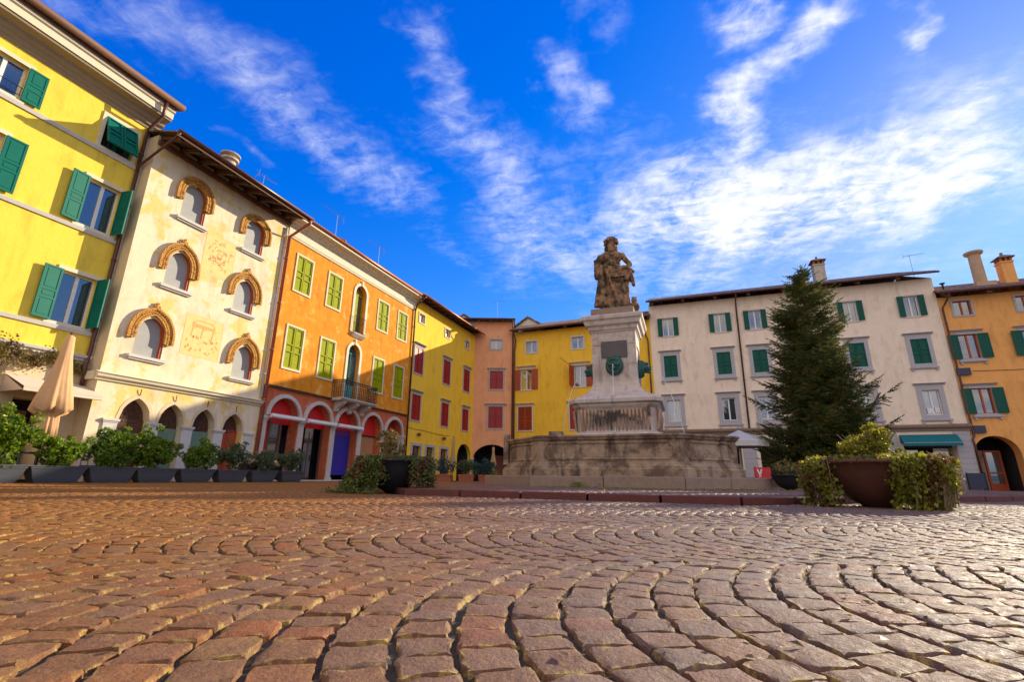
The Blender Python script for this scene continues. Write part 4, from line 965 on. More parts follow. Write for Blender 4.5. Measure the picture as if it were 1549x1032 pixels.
# ------------------------------------------------------------------ 6 yellow house with open shutters
Y0 = Vector((.179, 41.279)); CL = Vector((11.126, 36.820)); RZY = math.atan2(CL.y-Y0.y, CL.x-Y0.x); RZC = R(-19.4)
def open_shutter_house():
    B = house('wide_yellow_house', Y0, RZY, 'warm yellow house with open red brown shutters, half hidden behind the fountain')
    ops = [rect(1.67, .98, 10.9, 11.9, d=.15), rect(5.82, .98, 10.9, 11.9, d=.15), rect(1.18, 1.04, 7.62, 9.4, d=.2), rect(5.95, 1.04, 7.62, 9.4, d=.2), rect(1.08, 1.25, 4.15, 6.15, d=.1), rect(5.6, 1.2, 4.15, 6.15, d=.1),
           rect(9.6, .98, 10.9, 11.9, d=.15), rect(2.5, 1.8, -.1, 2.4, d=.6), rect(6.5, 1.8, -.1, 2.4, d=.6)]
    body(B, 0, 11.82, 12.8, 8.5, m_y3, ops)
    for c in (1.67, 5.82, 9.6): window(B, c, 10.9, 11.9, .98, .12, m_trimg, 'glass', lab=None)
    window(B, 1.18, 7.62, 9.4, 1.04, .10, m_trimg, smat=m_redbr, sw=.54, lintel=1.8, lgap=.08, style='louver'); window(B, 5.95, 7.62, 9.4, 1.04, .10, m_trimg, smat=m_redbr, sw=.54, lintel=1.8, lgap=.08, style='louver', angL=120)
    window(B, 1.08, 4.15, 6.15, 1.25, .10, m_trimg, 'closed', m_redbr, 'louver', lintel=1.7, lgap=.06); window(B, 5.6, 4.15, 6.15, 1.2, .10, m_trimg, 'closed', m_red, lintel=1.7, lgap=.06)
    m = MB(); m.box(1, 8, .62, .65, 0, 2.5); m.build('doorway', m_dark, B)
    m = MB(); m.box(3.2, 4.0, -.3, -.02, 3.35, 3.72); m.build('ventilation_unit', m_trimg, B)
    m = MB(); m.tube([(4.3, -.03, 10.2), (5.1, -.03, 9.5)], .012, 4); m.build('cable', m_dark, B)
    rf, g = roof(B, 0, 11.8, 12.86, .8, 8.5, endover=.1, pitch=R(21.5))
    rafters(B, 0, 11.8, 12.84, .72, m_wood, step=2.3, h=.18, w_=.2, pitch=R(21.5))
    T = math.tan(R(21.5)); MB().add([(0, -.79, 12.85), (11.9, -.79, 12.85), (11.9, 0, 12.85+T*.79), (0, 0, 12.85+T*.79)], [(0, 1, 2, 3)]).build('soffit', m_wood, B, fix=False)
    gutter(B, -.1, 11.85, 12.86, -.86, m_wood, .08)
    pipe(B, [(.15, -.85, 12.8), (.15, -.5, 12.6), (.2, -.12, 12.2), (.1, -.1, 11.0), (.1, -.1, .1)], m_wood, .06)
    pipe(B, [(11.2, -.85, 12.8), (11.2, -.3, 12.1), (11.35, -.12, 11.8), (11.6, -.1, 11.0), (11.6, -.1, .1)], m_wood, .06)
    return B
B6 = open_shutter_house()

# ------------------------------------------------------------------ 7 cream grey house
def chimney(par, x, y, z0, z1, w_, mat, cap='hat'):
    m = MB(); m.box(x-w_/2, x+w_/2, y-w_/2, y+w_/2, z0, z1)
    if cap == 'hat':
        m.mi = 1
        for a in (-1, 1):
            for b in (-1, 0, 1): m.box(x+a*(w_/2-.06)-.06, x+a*(w_/2-.06)+.06, y+b*(w_/2-.06)-.06, y+b*(w_/2-.06)+.06, z1, z1+.28)
        m.box(x-.06, x+.06, y-w_/2, y-w_/2+.12, z1, z1+.28); m.box(x-w_/2+.05, x+w_/2-.05, y-.1, y+.1, z1, z1+.27)
        m.mi = 0; m.box(x-w_/2-.05, x+w_/2+.05, y-w_/2-.05, y+w_/2+.05, z1-.1, z1-.001)
        e = w_/2+.14; m.mi = 2; m.add([(x-e, y-e, z1+.26), (x+e, y-e, z1+.26), (x+e, y+e, z1+.26), (x-e, y+e, z1+.26), (x-e, y-e, z1+.32), (x+e, y-e, z1+.32), (x+e, y+e, z1+.32), (x-e, y+e, z1+.32), (x, y, z1+.62)], [(0, 3, 2, 1), (0, 1, 5, 4), (1, 2, 6, 5), (2, 3, 7, 6), (3, 0, 4, 7), (4, 5, 8), (5, 6, 8), (6, 7, 8), (7, 4, 8)])
        m.box(x-.06, x+.06, y-.06, y+.06, z1+.55, z1+.75)
    m.build('chimney', [mat, m_brick, m_tile], par)
def cream_house():
    B = house('cream_house', CL, RZC, 'long cream grey house with dark green shutters behind the spruce')
    r1 = [(1.38, 0), (5.20, 0), (7.65, 0), (13.80, 0), (17.40, 1)]; cols = [1.35, 5.18, 7.65, 10.9, 13.75, 17.35]
    ops = [rect(c, .82, 11.25, 12.72, d=.2) for c, _ in r1]+[rect(c, .96, 7.92, 9.63, d=.1) for c in cols]+[rect(c, .92, 4.5, 6.13, d=.2) for c in cols]
    ops += [rect(16.65, 2.7, -.3, 2.6, d=.9), rect(12.4, 2.7, -.3, 2.6, d=.9), rect(8.2, 2.7, -.3, 2.6, d=.9), rect(4.2, 2.7, -.3, 2.6, d=.9)]
    body(B, 0, 18.9, 13.9, 9.5, m_c, ops, z0=-.5)
    for i, (c, k) in enumerate(r1): window(B, c, 11.25, 12.72, .82, .10, m_trimg, smat=m_green, sw=.36, angL=172, angR=172, glass=m_glass, lab='casement window standing ajar' if k else None)
    for c in cols:
        window(B, c, 7.92, 9.63, .96, .24, m_lilac, 'closed', m_green, lintel=1.7, lgap=.05, sill=1.55, brackets=True)
        window(B, c, 4.5, 6.13, .92, .28, m_lilac, glass=(m_glassc if c in (1.35, 17.35) else m_glass), lintel=1.72, lgap=.05, sill=1.65, brackets=True)
    m = MB(); m.prof([(0, 3.45), (-.1, 3.47), (-.13, 3.6), (-.28, 3.68), (-.32, 3.78), (-.32, 3.84), (0, 3.92)], 0, 18.95); m.build('string_course', m_step, B)
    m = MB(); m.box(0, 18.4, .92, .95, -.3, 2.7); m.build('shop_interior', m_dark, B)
    for x in (.5, 2.3, 6.2, 10.3, 14.6, 18.45):
        m = MB(); z = -.4; k = 0
        while z < 3.3:
            h = .36; m.box(x-.42, x+.42, -.075+.004*(k % 2), .02, z+.012, min(z+h, 3.42)); z += h; k += 1
        m.build('pilaster', m_lilac, B)
    for i, (x, mt, lab) in enumerate(((16.65, m_awngreen, 'teal awning with a scalloped edge beside the orange corner house'), (12.4, m_awngreen, 'teal awning behind the spruce'))):
        m = MB(); a, b = x-1.52, x+1.52; m.add([(a, -.08, 3.25), (b, -.08, 3.25), (b, -.62, 2.72), (a, -.62, 2.72)], [(0, 1, 2, 3)]); m.add([(a, -.08, 3.25), (a, -.62, 2.72), (a, -.08, 2.72)], [(0, 1, 2)]); m.add([(b, -.08, 3.25), (b, -.62, 2.72), (b, -.08, 2.72)], [(0, 1, 2)])
        n = 14
        for k in range(n):
            u0 = a+(b-a)*k/n; u1 = a+(b-a)*(k+1)/n; um = (u0+u1)/2; m.add([(u0, -.62, 2.72), (u1, -.62, 2.72), (u1, -.625, 2.55), (um+.05, -.63, 2.50), (um-.05, -.63, 2.50), (u0, -.625, 2.55)], [(0, 1, 2, 3, 4, 5)])
        m.mi = 1; m.box(a, b, -.632, -.622, 2.70, 2.715)
        m.build('awning', [mt, m_white], B, fix=False, label=lab)
    m = MB(); m.box(17.0, 17.8, .5, .55, 0, 2.4); m.mi = 1; m.box(17.05, 17.75, .485, .5, .7, 2.2); m.box(15.4, 16.2, .6, .65, .5, 2.3); m.build('shop_door', [m_trimg, m_glassc], B)
    m = MB(); m.box(.2, 18.2, .5, .56, 2.45, 2.6); m.box(.5, 18, .52, .58, -.2, .35); m.build('shop_frame', m_dwood, B)
    rf, g = roof(B, 0, 18.8, 13.98, .85, 9.5, pitch=R(21.5), endover=.15)
    rafters(B, 0, 18.8, 13.96, .78, m_wood, step=2.35, h=.2, w_=.2, pitch=R(21.5))
    T = math.tan(R(21.5)); MB().add([(-.1, -.84, 13.97), (18.95, -.84, 13.97), (18.95, 0, 13.97+T*.84), (-.1, 0, 13.97+T*.84)], [(0, 1, 2, 3)]).build('soffit', m_wood, B, fix=False)
    gutter(B, -.15, 19.0, 13.99, -.92, m_pipe, .07)
    pipe(B, [(6.45, -.9, 13.9), (6.45, -.3, 13.5), (6.45, -.12, 13.2), (6.33, -.12, 3.9)], m_pipe, .06)
    chimney(rf, 12.75, 1.6, 14.4, 16.4, .74, m_chim)
    antenna(B, .9, .4, 14.2, .9, .1, 1.1, 4); antenna(B, 18.3, .8, 14.4, 1.7, .3, 1.3)
    for x in (0, 18.9): MB().add([(x, 0, 13.9), (x, 9.5, 13.9), (x, 4.75, 16.05)], [(0, 1, 2)]).build('gable', m_c, B, fix=False)
    return B
B7 = cream_house()

# ------------------------------------------------------------------ 8 apricot house on the right
def apricot_house():
    d = Vector((math.cos(RZC), math.sin(RZC))); o = CL+d*18.92; S = 18.92
    B = house('apricot_house', o, RZC, 'apricot orange house with dark green open shutters above low dark arches at the right edge')
    cols = [20.0-S, 23.3-S, 26.6-S, 29.9-S]; L = 12.5
    r1 = [20.15-S, 23.45-S, 26.75-S, 30.0-S]
    ops = [rect(c, .95, 11.05, 12.05, d=.2) for c in r1]+[rect(c, 1.02, 8.08, 9.72, d=.2) for c in cols]+[rect(c, 1.02, 4.5, 6.12, d=.2) for c in cols]
    arcs = [20.03-S, 23.3-S, 26.6-S, 29.9-S]; ops += [rect(c, 2.28, -.4, 3.12, arch='round', spring=2.0, d=.7) for c in arcs]
    body(B, 0, L, 12.4, 9.5, m_or, ops, z0=-.5)
    for c in r1: window(B, c, 11.05, 12.05, .95, .12, m_lilac, sash=m_redbr)
    for c in cols:
        for a, b in ((8.08, 9.72), (4.5, 6.12)): window(B, c, a, b, 1.02, .13, m_lilac, smat=m_green, sw=.56, angL=174, angR=174, sash=m_redbr, lintel=1.72, lgap=.05, sill=1.5, brackets=True, style='louver')
    for i, c in enumerate(arcs):
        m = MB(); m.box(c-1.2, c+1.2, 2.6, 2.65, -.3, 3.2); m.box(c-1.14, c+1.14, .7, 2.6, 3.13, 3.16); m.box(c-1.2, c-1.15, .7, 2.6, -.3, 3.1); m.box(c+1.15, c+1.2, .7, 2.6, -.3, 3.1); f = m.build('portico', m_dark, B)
        m = MB(); m.box(c-.05, c+.06, 1.5, 1.6, -.2, 2.3); m.box(c+.72, c+.83, 1.5, 1.6, -.2, 2.3); m.box(c+.06, c+.72, 1.5, 1.6, 2.18, 2.3); m.box(c+.06, c+.72, 1.5, 1.6, -.2, .25); m.box(c+.06, c+.72, 1.5, 1.6, .85, .95); m.mi = 1; m.box(c+.06, c+.72, 1.54, 1.56, .25, 2.18)
        m.mi = 0; m.box(c-.75, c-.65, 1.5, 1.6, 0, 2.3); m.mi = 2; m.box(c-1.1, c-.65, 1.45, 1.6, -.2, .35); m.box(c-.4, c-.1, 1.5, 1.6, -.2, 2.3)
        m.build('door', [m_redbr, m_glass, m_step], f)
    m = MB(); m.tube([(0.9, -.03, 7.25), (3, -.03, 7.2), (L, -.03, 7.3)], .015, 4); m.build('cable', m_dark, B)
    m = MB(); m.box(.05, .75, -.18, -.02, 7.0, 7.45); m.box(.15, .75, -.18, -.02, 3.3, 3.75); m.build('junction_box', m_slate, B)
    rf, g = roof(B, 0, L, 12.5, .8, 9.5, pitch=R(21.5), endover=.12)
    rafters(B, 0, L, 12.48, .74, m_wood, step=2.2, h=.22, w_=.3, pitch=R(21.5))
    T = math.tan(R(21.5)); MB().add([(0, -.79, 12.49), (L, -.79, 12.49), (L, 0, 12.49+T*.79), (0, 0, 12.49+T*.79)], [(0, 1, 2, 3)]).build('soffit', m_wood, B, fix=False)
    gutter(B, -.05, L+.2, 12.5, -.86, m_pipe, .08)
    pipe(B, [(.35, -.85, 12.45), (.35, -.4, 12.1), (.12, -.12, 11.6), (.1, -.12, 3.1), (-.02, -.14, 2.9), (.02, -.12, 2.6), (.02, -.12, -.1)], m_pipe, .055)
    m = MB(); m.lathe([(.36, 12.9), (.34, 15.75), (.36, 15.76), (.50, 15.86), (.54, 15.94), (.54, 16.0), (.1, 16.1)], (3.35, 1.5), 20); m.box(2.8, 3.9, .9, 2.1, 12.7, 13.6); m.build('chimney', M('tan chimney plaster', (.50, .33, .19), var=.2, scale=4, rough=.9, bump=.5), rf)
    chimney(rf, 4.85, 1.5, 12.9, 15.0, .66, m_or)
    m = MB(); m.lathe([(.06, 13.0), (.06, 13.5), (.16, 13.55), (.16, 13.6), (.02, 13.64)], (.72, .5), 10); m.build('flue', m_dark, rf)
    return B
B8 = apricot_house()
# ------------------------------------------------------------------ fountain
F0 = empty('fountain', (FC.x, FC.y, gz(FC.x)), FTH, 'old octagonal stone fountain with a tall pedestal, bronze lion masks and thin water jets', 'fountain')
def octring(a, H, d, z):
    q = d*.4142; A = a+q; B = H+d
    return [(-A, -B, z), (A, -B, z), (B, -A, z), (B, A, z), (A, B, z), (-A, B, z), (-B, A, z), (-B, -A, z)]
m = MB(); rs = [octring(1.86, 3.27, d, z) for d, z in ((.13, .36), (.14, .56), (.10, .60), (.10, .63), (.04, .67), (.03, .71), (-.02, .74), (-.03, 1.30), (.03, 1.33), (.05, 1.37), (.09, 1.40), (.09, 1.435), (.06, 1.45), (-.34, 1.45), (-.36, 1.0))]
m.rings(rs)
# moulded panels with notched corners on every face
for k in range(8):
    A0 = rs[7][k]; A1 = rs[7][(k+1) % 8]; p = Vector(A0); q = Vector(A1); L = (q-p).length; d = (q-p)/L; n = Vector((d.y, -d.x, 0))
    def P(x, z, o): 
        v = p+d*x+n*o; return (v.x, v.y, z)
    e = .16; c = .13; zl, zh = .82, 1.24
    out = [(e, zl+c), (e+c*.5, zl+c*.45), (e+c, zl), (L-e-c, zl), (L-e-c*.5, zl+c*.45), (L-e, zl+c), (L-e, zh-c), (L-e-c*.5, zh-c*.45), (L-e-c, zh), (e+c, zh), (e+c*.5, zh-c*.45), (e, zh-c)]
    for w_, o in ((.032, .012), (.014, .034)):
        pts = [P(x, z, .006) for x, z in out]; pts.append(pts[0]); pts.append(pts[1]); m.tube(pts, w_, 6, caps=False)
    v = Vector(rs[7][k])
basin = m.build('basin', m_fount, F0, fix=False)
m = MB()
MB().box(-3.36, -3.2, -1.98, -1.84, .7, 1.62).build('corner_post', m_fount, basin); MB().box(-1.55, -1.2, -3.3, -3.0, 1.45, 1.56).build('rim_block', m_fount, basin)
m = MB(); rs = octring(1.86, 3.27, -.35, 1.27); m.add(rs, [tuple(range(8))]); 
def watermat():
    mm, N, b = newmat('water'); b.inputs['Base Color'].default_value = (.05, .09, .08, 1); b.inputs['Roughness'].default_value = .05
    tcx = N.n('ShaderNodeTexCoord').outputs['Object']; bn = N.n('ShaderNodeBump', {'Height': N.noise(tcx, 9, 4), 'Strength': .4, 'Distance': .05}); N.t.links.new(bn.outputs[0], b.inputs['Normal']); return mm
m.build('water', watermat(), F0, fix=False)
m = MB(); cor = octring(1.86, 4.0, 0, 0); H_ = 4.0
cor = [(-1.9, -4.0), (1.9, -4.0), (4.0, -1.9), (4.0, 1.9), (1.9, 4.0), (-1.9, 4.0), (-4.0, 1.9), (-4.0, -1.9)]
for i in range(8):
    a, b = Vector(cor[i]), Vector(cor[(i+1) % 8]); n = 2 if i % 2 == 0 else 2
    ai, bi = a*.72, b*.72
    for k in range(n):
        t0, t1 = k/n+.003, (k+1)/n-.003; q = [a.lerp(b, t0), a.lerp(b, t1), ai.lerp(bi, t1), ai.lerp(bi, t0)]; dz = random.uniform(-.006, .006)
        c = [v*.990 for v in q[:2]]
        m.add([(v.x, v.y, .02) for v in q]+[(v.x, v.y, .355+dz) for v in q[:2]]+[(q[2].x, q[2].y, .375+dz), (q[3].x, q[3].y, .375+dz)]+[(v.x, v.y, .375+dz) for v in c],
              [(0, 1, 5, 4), (4, 5, 9, 8), (8, 9, 6, 7), (1, 2, 6, 9, 5), (2, 3, 7, 6), (3, 0, 4, 8, 7)])
m.build('step', m_step, F0)
def sq(h, z, ch=0.0):
    c = h-ch
    return [(-c, -h, z), (c, -h, z), (h, -c, z), (h, c, z), (c, h, z), (-c, h, z), (-h, c, z), (-h, -c, z)]
m = MB(); m.rings([sq(1.42, .3, .2), sq(1.42, 1.60, .2), sq(1.36, 1.66, .2), sq(1.22, 1.70, .3), sq(1.25, 2.42, .3), sq(1.32, 2.50, .26), sq(1.34, 2.56, .25), sq(1.42, 2.60, .24), sq(1.43, 2.70, .24), sq(1.38, 2.74, .24), sq(1.36, 2.78, .24), sq(1.12, 2.88, .18), sq(.96, 2.96, .12), sq(.84, 3.06, .06), sq(.76, 3.2, .03), sq(.72, 3.36, .02)])
ped = m.build('pedestal', m_fountl, F0)
m = MB()
for s in range(4):
    Mr = Matrix.Rotation(s*math.pi/2, 3, 'Z'); n = 19
    for k in range(n):
        x = -1.02+2.04*k/(n-1)
        pts = [Mr @ Vector((x, -1.20-.0, 1.74)), Mr @ Vector((x, -1.255, 1.80)), Mr @ Vector((x, -1.30, 2.2)), Mr @ Vector((x, -1.31, 2.36)), Mr @ Vector((x, -1.24, 2.44))]
        m.tube(pts, [.018, .030, .044, .046, .02], 8)
m.build('fluting', M('stained gadroon stone', (.46, .29, .19), var=.3, scale=7, rough=.85, bump=.6, col2=(.06, .05, .045), thr=(.5, .62), scale2=1.9), ped, smooth=True)
m = MB(); m.rings([sq(.70, 3.3, .01), sq(.685, 5.02, .01)])
for s in range(4):
    Mr = Matrix.Rotation(s*math.pi/2, 3, 'Z')
    def bx(x0, x1, y0, y1, z0, z1):
        vs = [Mr @ Vector(v) for v in [(x0, y0, z0), (x1, y0, z0), (x1, y1, z0), (x0, y1, z0), (x0, y0, z1), (x1, y0, z1), (x1, y1, z1), (x0, y1, z1)]]
        m.add(vs, [(0, 3, 2, 1), (4, 5, 6, 7), (0, 1, 5, 4), (1, 2, 6, 5), (2, 3, 7, 6), (3, 0, 4, 7)])
    bx(-.715, -.42, -.72, -.6, 3.36, 3.92); bx(.42, .715, -.72, -.6, 3.36, 3.92); bx(-.715, -.42, -.719, -.6, 3.93, 4.60); bx(.42, .715, -.719, -.6, 3.93, 4.60)
    bx(-.72, .72, -.721, -.6, 4.61, 5.02)
shaft = m.build('shaft', m_fountl, F0)
m = MB()
for s in range(4):
    if s == 0: m.box(-.40, .44, -.742, -.69, 4.16, 4.72); m.box(-.36, .40, -.748, -.74, 4.2, 4.68)
m.build('plaque', m_plaque, shaft)
m = MB(); m.rings([sq(.72, 5.0), sq(.735, 5.04), sq(.76, 5.06), sq(.76, 5.10), sq(.80, 5.12), sq(.82, 5.22), sq(.90, 5.28), sq(.92, 5.36), sq(.93, 5.40), sq(.99, 5.46), sq(1.0, 5.56), sq(.98, 5.60), sq(.80, 5.64)])
m.build('cornice', m_fountl, F0)
m = MB(); m.rings([sq(.72, 5.60, .01), sq(.71, 5.90, .01), sq(.68, 5.92, .01)]); m.box(-.70, -.1, -.715, -.4, 5.62, 5.88); m.build('plinth', m_step, F0)
def organic(mb, name, mat, parent, voxel=.03, loc=(0, 0, 0), rz=0, dis=.0, dscale=.15, label=None):
    o = mb.build(name, mat, parent, loc, rz, smooth=True, label=label)
    r = o.modifiers.new('remesh', 'REMESH'); r.mode = 'VOXEL'; r.voxel_size = voxel; r.use_smooth_shade = True
    s = o.modifiers.new('smooth', 'SMOOTH'); s.factor = .4; s.iterations = 1
    if dis:
        t = bpy.data.textures.new('weather', 'CLOUDS'); t.noise_scale = dscale; t.noise_depth = 3
        d = o.modifiers.new('weathering', 'DISPLACE'); d.texture = t; d.strength = dis; d.mid_level = .5
    return o
def lion():
    m = MB(); rr = random.Random(4)
    m.ell((0, -.05, 0), (.22, .20, .25)); m.ell((0, -.20, -.05), (.12, .16, .11)); m.ell((0, -.27, -.16), (.09, .10, .05)); m.ell((0, -.34, .0), (.06, .05, .04))
    m.ell((0, -.22, .12), (.15, .08, .05)); 
    for s in (-1, 1):
        m.ell((s*.08, -.22, .07), (.045, .05, .035)); m.ell((s*.08, -.30, -.06), (.06, .07, .055)); m.ell((s*.19, -.02, .17), (.05, .04, .06)); m.ell((s*.13, -.16, -.02), (.07, .07, .08))
    for k in range(22):
        a = 2*math.pi*k/22
        for r_, q in ((.25, .02), (.22, -.08)):
            x, z = r_*math.cos(a), r_*1.1*math.sin(a); m.tube([(x*.8, q, z*.8), (x*1.05, q-.03, z*1.05-.03), (x*1.12, q+.05, z*1.12-.09)], [.05, .04, .015], 6)
    m.tube([(0, .08, 0), (0, -.02, 0)], .24, 16)
    return m
lm = None
for i, (x, y, rz) in enumerate(((0, -.74, 0), (-.74, 0, -math.pi/2), (.74, 0, math.pi/2))):
    if lm is None: lo = organic(lion(), 'lion_mask', m_bronze, F0, .016, (x, y, 3.92), rz)
    else: lo = lm.copy(); COL.objects.link(lo); lo.location = (x, y, 3.92); lo.rotation_euler = (0, 0, rz)
    lm = lm or lo
    # water jet: a thin falling parabola from the mouth
    mb = MB(); v = (.12, .62, .62)[i]; pts = []
    t = 0
    while True:
        y_ = -.38-v*2.1*t; z_ = -.06-.5*9.8*t*t
        pts.append((random.uniform(-.004, .004), y_, z_))
        if z_ < -2.64: break
        t += .03
    mb.tube([(p[0], p[1]-0, p[2]) for p in pts], [.010+.002*random.random() for _ in pts], 6)
    wm = bpy.data.materials.get('falling water')
    if not wm:
        wm, N, b = newmat('falling water'); b.inputs['Base Color'].default_value = (.9, .93, .95, 1); b.inputs['Roughness'].default_value = .15; b.inputs['Transmission Weight'].default_value = .35
    mb.build('water_jet', wm, lo, smooth=True)

# ------------------------------------------------------------------ statue
SB = 5.92+gz(FC.x)
ST = empty('statue', (FC.x, FC.y, SB), FTH+R(8), 'mossy stone statue of a robed figure in a leafy crown on top of the fountain', 'statue')
m = MB(); rr = random.Random(11)
E_ = lambda c, r, **k: m.ell(c, r, **k)
def folds(c, r0, r1, z0, z1, n, amp, ph=0, tw=0.0, sx=1.0, sy=.8):
    rs = []
    for i in range(14):
        t = i/13; z = z0+(z1-z0)*t; r_ = r0+(r1-r0)*t
        rs.append([(c[0]+sx*r_*(1+amp*math.sin(n*a+ph+tw*t)*(1-.5*t))*math.cos(a), c[1]+sy*r_*(1+amp*math.sin(n*a+ph+tw*t)*(1-.5*t))*math.sin(a), z) for a in [2*math.pi*k/40 for k in range(40)]])
    m.rings(rs)
# rocky base and heavy hem
for k in range(20):
    a = rr.random()*6.28; q = rr.uniform(.15, .42); E_((q*math.cos(a), q*.8*math.sin(a), rr.uniform(.02, .22)), (rr.uniform(.1, .2), rr.uniform(.1, .18), rr.uniform(.08, .2)))
folds((.06, .0), .42, .31, .1, 1.35, 11, .17, .3, 1.2)
folds((.04, .0), .34, .31, 1.3, 1.7, 9, .07, .3, .5)
# big flat mantle on the viewer's left
rs = []
for i in range(12):
    t = i/11; z = .22+1.55*t; wd = .26*(1-t)+.07*t; cx = -.40*(1-t)-.33*t-.02
    rs.append([(cx+wd*(1+.08*math.sin(5*a+1))*math.cos(a), -.16+.14*(1-.3*t)*(1+.1*math.sin(7*a))*math.sin(a), z) for a in [2*math.pi*k/20 for k in range(20)]])
m.rings(rs)
m.tube([(-.30, -.28, 1.75), (-.14, -.32, 1.3), (-.02, -.33, .85), (.02, -.33, .3)], [.04, .05, .045, .05], 8)
# torso
E_((.02, .02, 1.62), (.33, .25, .26)); E_((.0, .0, 1.88), (.30, .22, .26)); E_((-.01, -.01, 2.10), (.35, .23, .25)); E_((-.01, .02, 2.26), (.42, .19, .14))
E_((-.15, -.16, 2.14), (.15, .10, .12)); E_((.13, -.16, 2.14), (.15, .10, .12))
m.tube([(0, .02, 2.25), (0, .0, 2.48)], [.13, .10], 10)
# head with beard
E_((.0, .01, 2.72), (.19, .20, .17))
E_((.0, -.03, 2.58), (.17, .19, .21)); E_((-.15, .03, 2.5), (.09, .12, .2)); E_((.15, .03, 2.5), (.09, .12, .2)); E_((.0, -.17, 2.56), (.03, .05, .05)); E_((.0, -.12, 2.44), (.10, .10, .12)); E_((0, -.10, 2.36), (.07, .07, .1)); E_((-.13, 0, 2.56), (.03, .04, .05)); E_((.13, 0, 2.56), (.03, .04, .05)); E_((0, -.15, 2.64), (.1, .04, .025))
# viewer's left arm hangs down inside the mantle
m.tube([(-.36, .02, 2.26), (-.47, .02, 2.0), (-.50, -.04, 1.72), (-.47, -.14, 1.42), (-.42, -.2, 1.28)], [.12, .115, .10, .085, .06], 10); folds((-.47, .0), .14, .15, 1.35, 2.1, 6, .12)
# viewer's right arm, elbow out, hand at the hip
m.tube([(.34, .02, 2.27), (.46, .02, 2.06), (.62, -.04, 1.82)], [.115, .095, .08], 10); m.tube([(.62, -.04, 1.82), (.48, -.2, 1.66), (.30, -.30, 1.60)], [.085, .075, .05], 10)
for k in range(5): m.tube([(.32, -.30, 1.62-.02*k), (.22, -.33, 1.61-.028*k), (.17, -.31, 1.58-.03*k)], [.022, .02, .016], 6)
# garlands of drapery round the hips, hanging end at the right
for k in range(5):
    z = 1.68-.085*k; m.tube([(-.32+.02*k, -.05, z+.16), (-.16, -.27, z+.02), (.05, -.33, z-.07), (.28, -.27, z-.02), (.46, -.12, z+.06), (.56, .02, z+.1)], [.035, .042, .045, .045, .042, .035], 8)
for k in range(16): E_((rr.uniform(.42, .70), rr.uniform(-.15, .1), rr.uniform(1.25, 1.72)), (rr.uniform(.04, .09),)*3)
m.tube([(.60, -.05, 1.45), (.66, -.05, 1.22), (.70, -.04, 1.02), (.69, -.04, .96)], [.10, .08, .06, .02], 8)
m.tube([(.48, 0, 1.5), (.46, -.02, 1.1), (.44, -.05, .6), (.42, -.05, .2)], [.08, .09, .10, .14], 8)
m.v = [(x*1.04, y*1.05, z) for x, y, z in m.v]
body_ = organic(m, 'figure', m_statue, ST, .019, dis=.045, dscale=.07)
m = MB()
for k in range(120):
    a = rr.random()*6.28; el = rr.uniform(-.1, 1.4); q = rr.uniform(.18, .25); c = Vector((q*math.cos(a)*math.cos(el), q*math.sin(a)*math.cos(el)-.02, 2.66+.24*math.sin(el)))
    d = Vector((math.cos(a), math.sin(a), .5+el)).normalized(); m.tube([c, c+d*.05, c+d*.10], [.03, .034, .008], 5)
organic(m, 'leaf_crown', m_statue, ST, .018)
m = MB(); E_((.70, .05, .10), (.15, .15, .14)); E_((.70, .03, .26), (.14, .12, .16)); E_((.71, .02, .46), (.11, .11, .12)); m.tube([(.6, -.06, .32), (.58, -.12, .18), (.62, -.14, .06)], .045, 8); m.tube([(.8, -.06, .32), (.83, -.12, .18), (.8, -.14, .06)], .045, 8); E_((.66, .0, .56), (.05, .05, .04)); E_((.76, .0, .56), (.05, .05, .04))
organic(m, 'crouching_animal', m_statue, ST, .022, dis=.02, dscale=.08)

# ------------------------------------------------------------------ foliage
def leafmesh(name, P, size, mat, nrm=None, el=1.5, rnd=1.0, jitter=.35, seed=1):
    """a cloud of small folded leaves at points P"""
    r_ = np.random.default_rng(seed); N = len(P); P = np.asarray(P, float)
    n = r_.normal(0, 1, (N, 3)); n /= np.linalg.norm(n, axis=1, keepdims=True)
    if nrm is not None: n = n*rnd+nrm; n /= np.linalg.norm(n, axis=1, keepdims=True)
    t = r_.normal(0, 1, (N, 3)); t -= (t*n).sum(1, keepdims=True)*n; t /= np.linalg.norm(t, axis=1, keepdims=True); b = np.cross(n, t)
    s = size*(1+r_.uniform(-jitter, jitter, (N, 1))); w_ = s/el/2
    v = np.stack([P-t*s*.5, P+b*w_+n*w_*.35, P+t*s*.5, P-b*w_+n*w_*.35], 1).reshape(-1, 3)
    me = bpy.data.meshes.new(name); me.vertices.add(4*N); me.vertices.foreach_set('co', v.astype(np.float32).ravel())
    k = np.arange(N)[:, None]*4; f = np.concatenate([k+np.array([[0, 1, 2]]), k+np.array([[0, 2, 3]])], 1).reshape(-1)
    me.loops.add(6*N); me.loops.foreach_set('vertex_index', f.astype(np.int32)); me.polygons.add(2*N)
    me.polygons.foreach_set('loop_start', np.arange(0, 6*N, 3, dtype=np.int32)); me.polygons.foreach_set('loop_total', np.full(2*N, 3, np.int32)); me.update(calc_edges=True)
    me.materials.append(mat); return me
def clump_points(c, r, n, k, seed, shell=.75, small=False):
    """points gathered in k tufts inside an ellipsoid"""
    q = np.random.default_rng(seed); cs = q.normal(0, 1, (k, 3)); cs /= np.linalg.norm(cs, axis=1, keepdims=True); cs *= q.uniform(.25, 1.02 if small else .82, (k, 1)); rad = q.uniform(.10, .24, k) if small else q.uniform(.22, .42, k)
    i = q.integers(0, k, n); d = q.normal(0, 1, (n, 3)); d /= np.linalg.norm(d, axis=1, keepdims=True)
    p = cs[i]+d*rad[i][:, None]*q.uniform(shell, 1, (n, 1))
    return p*np.array(r)+np.array(c)
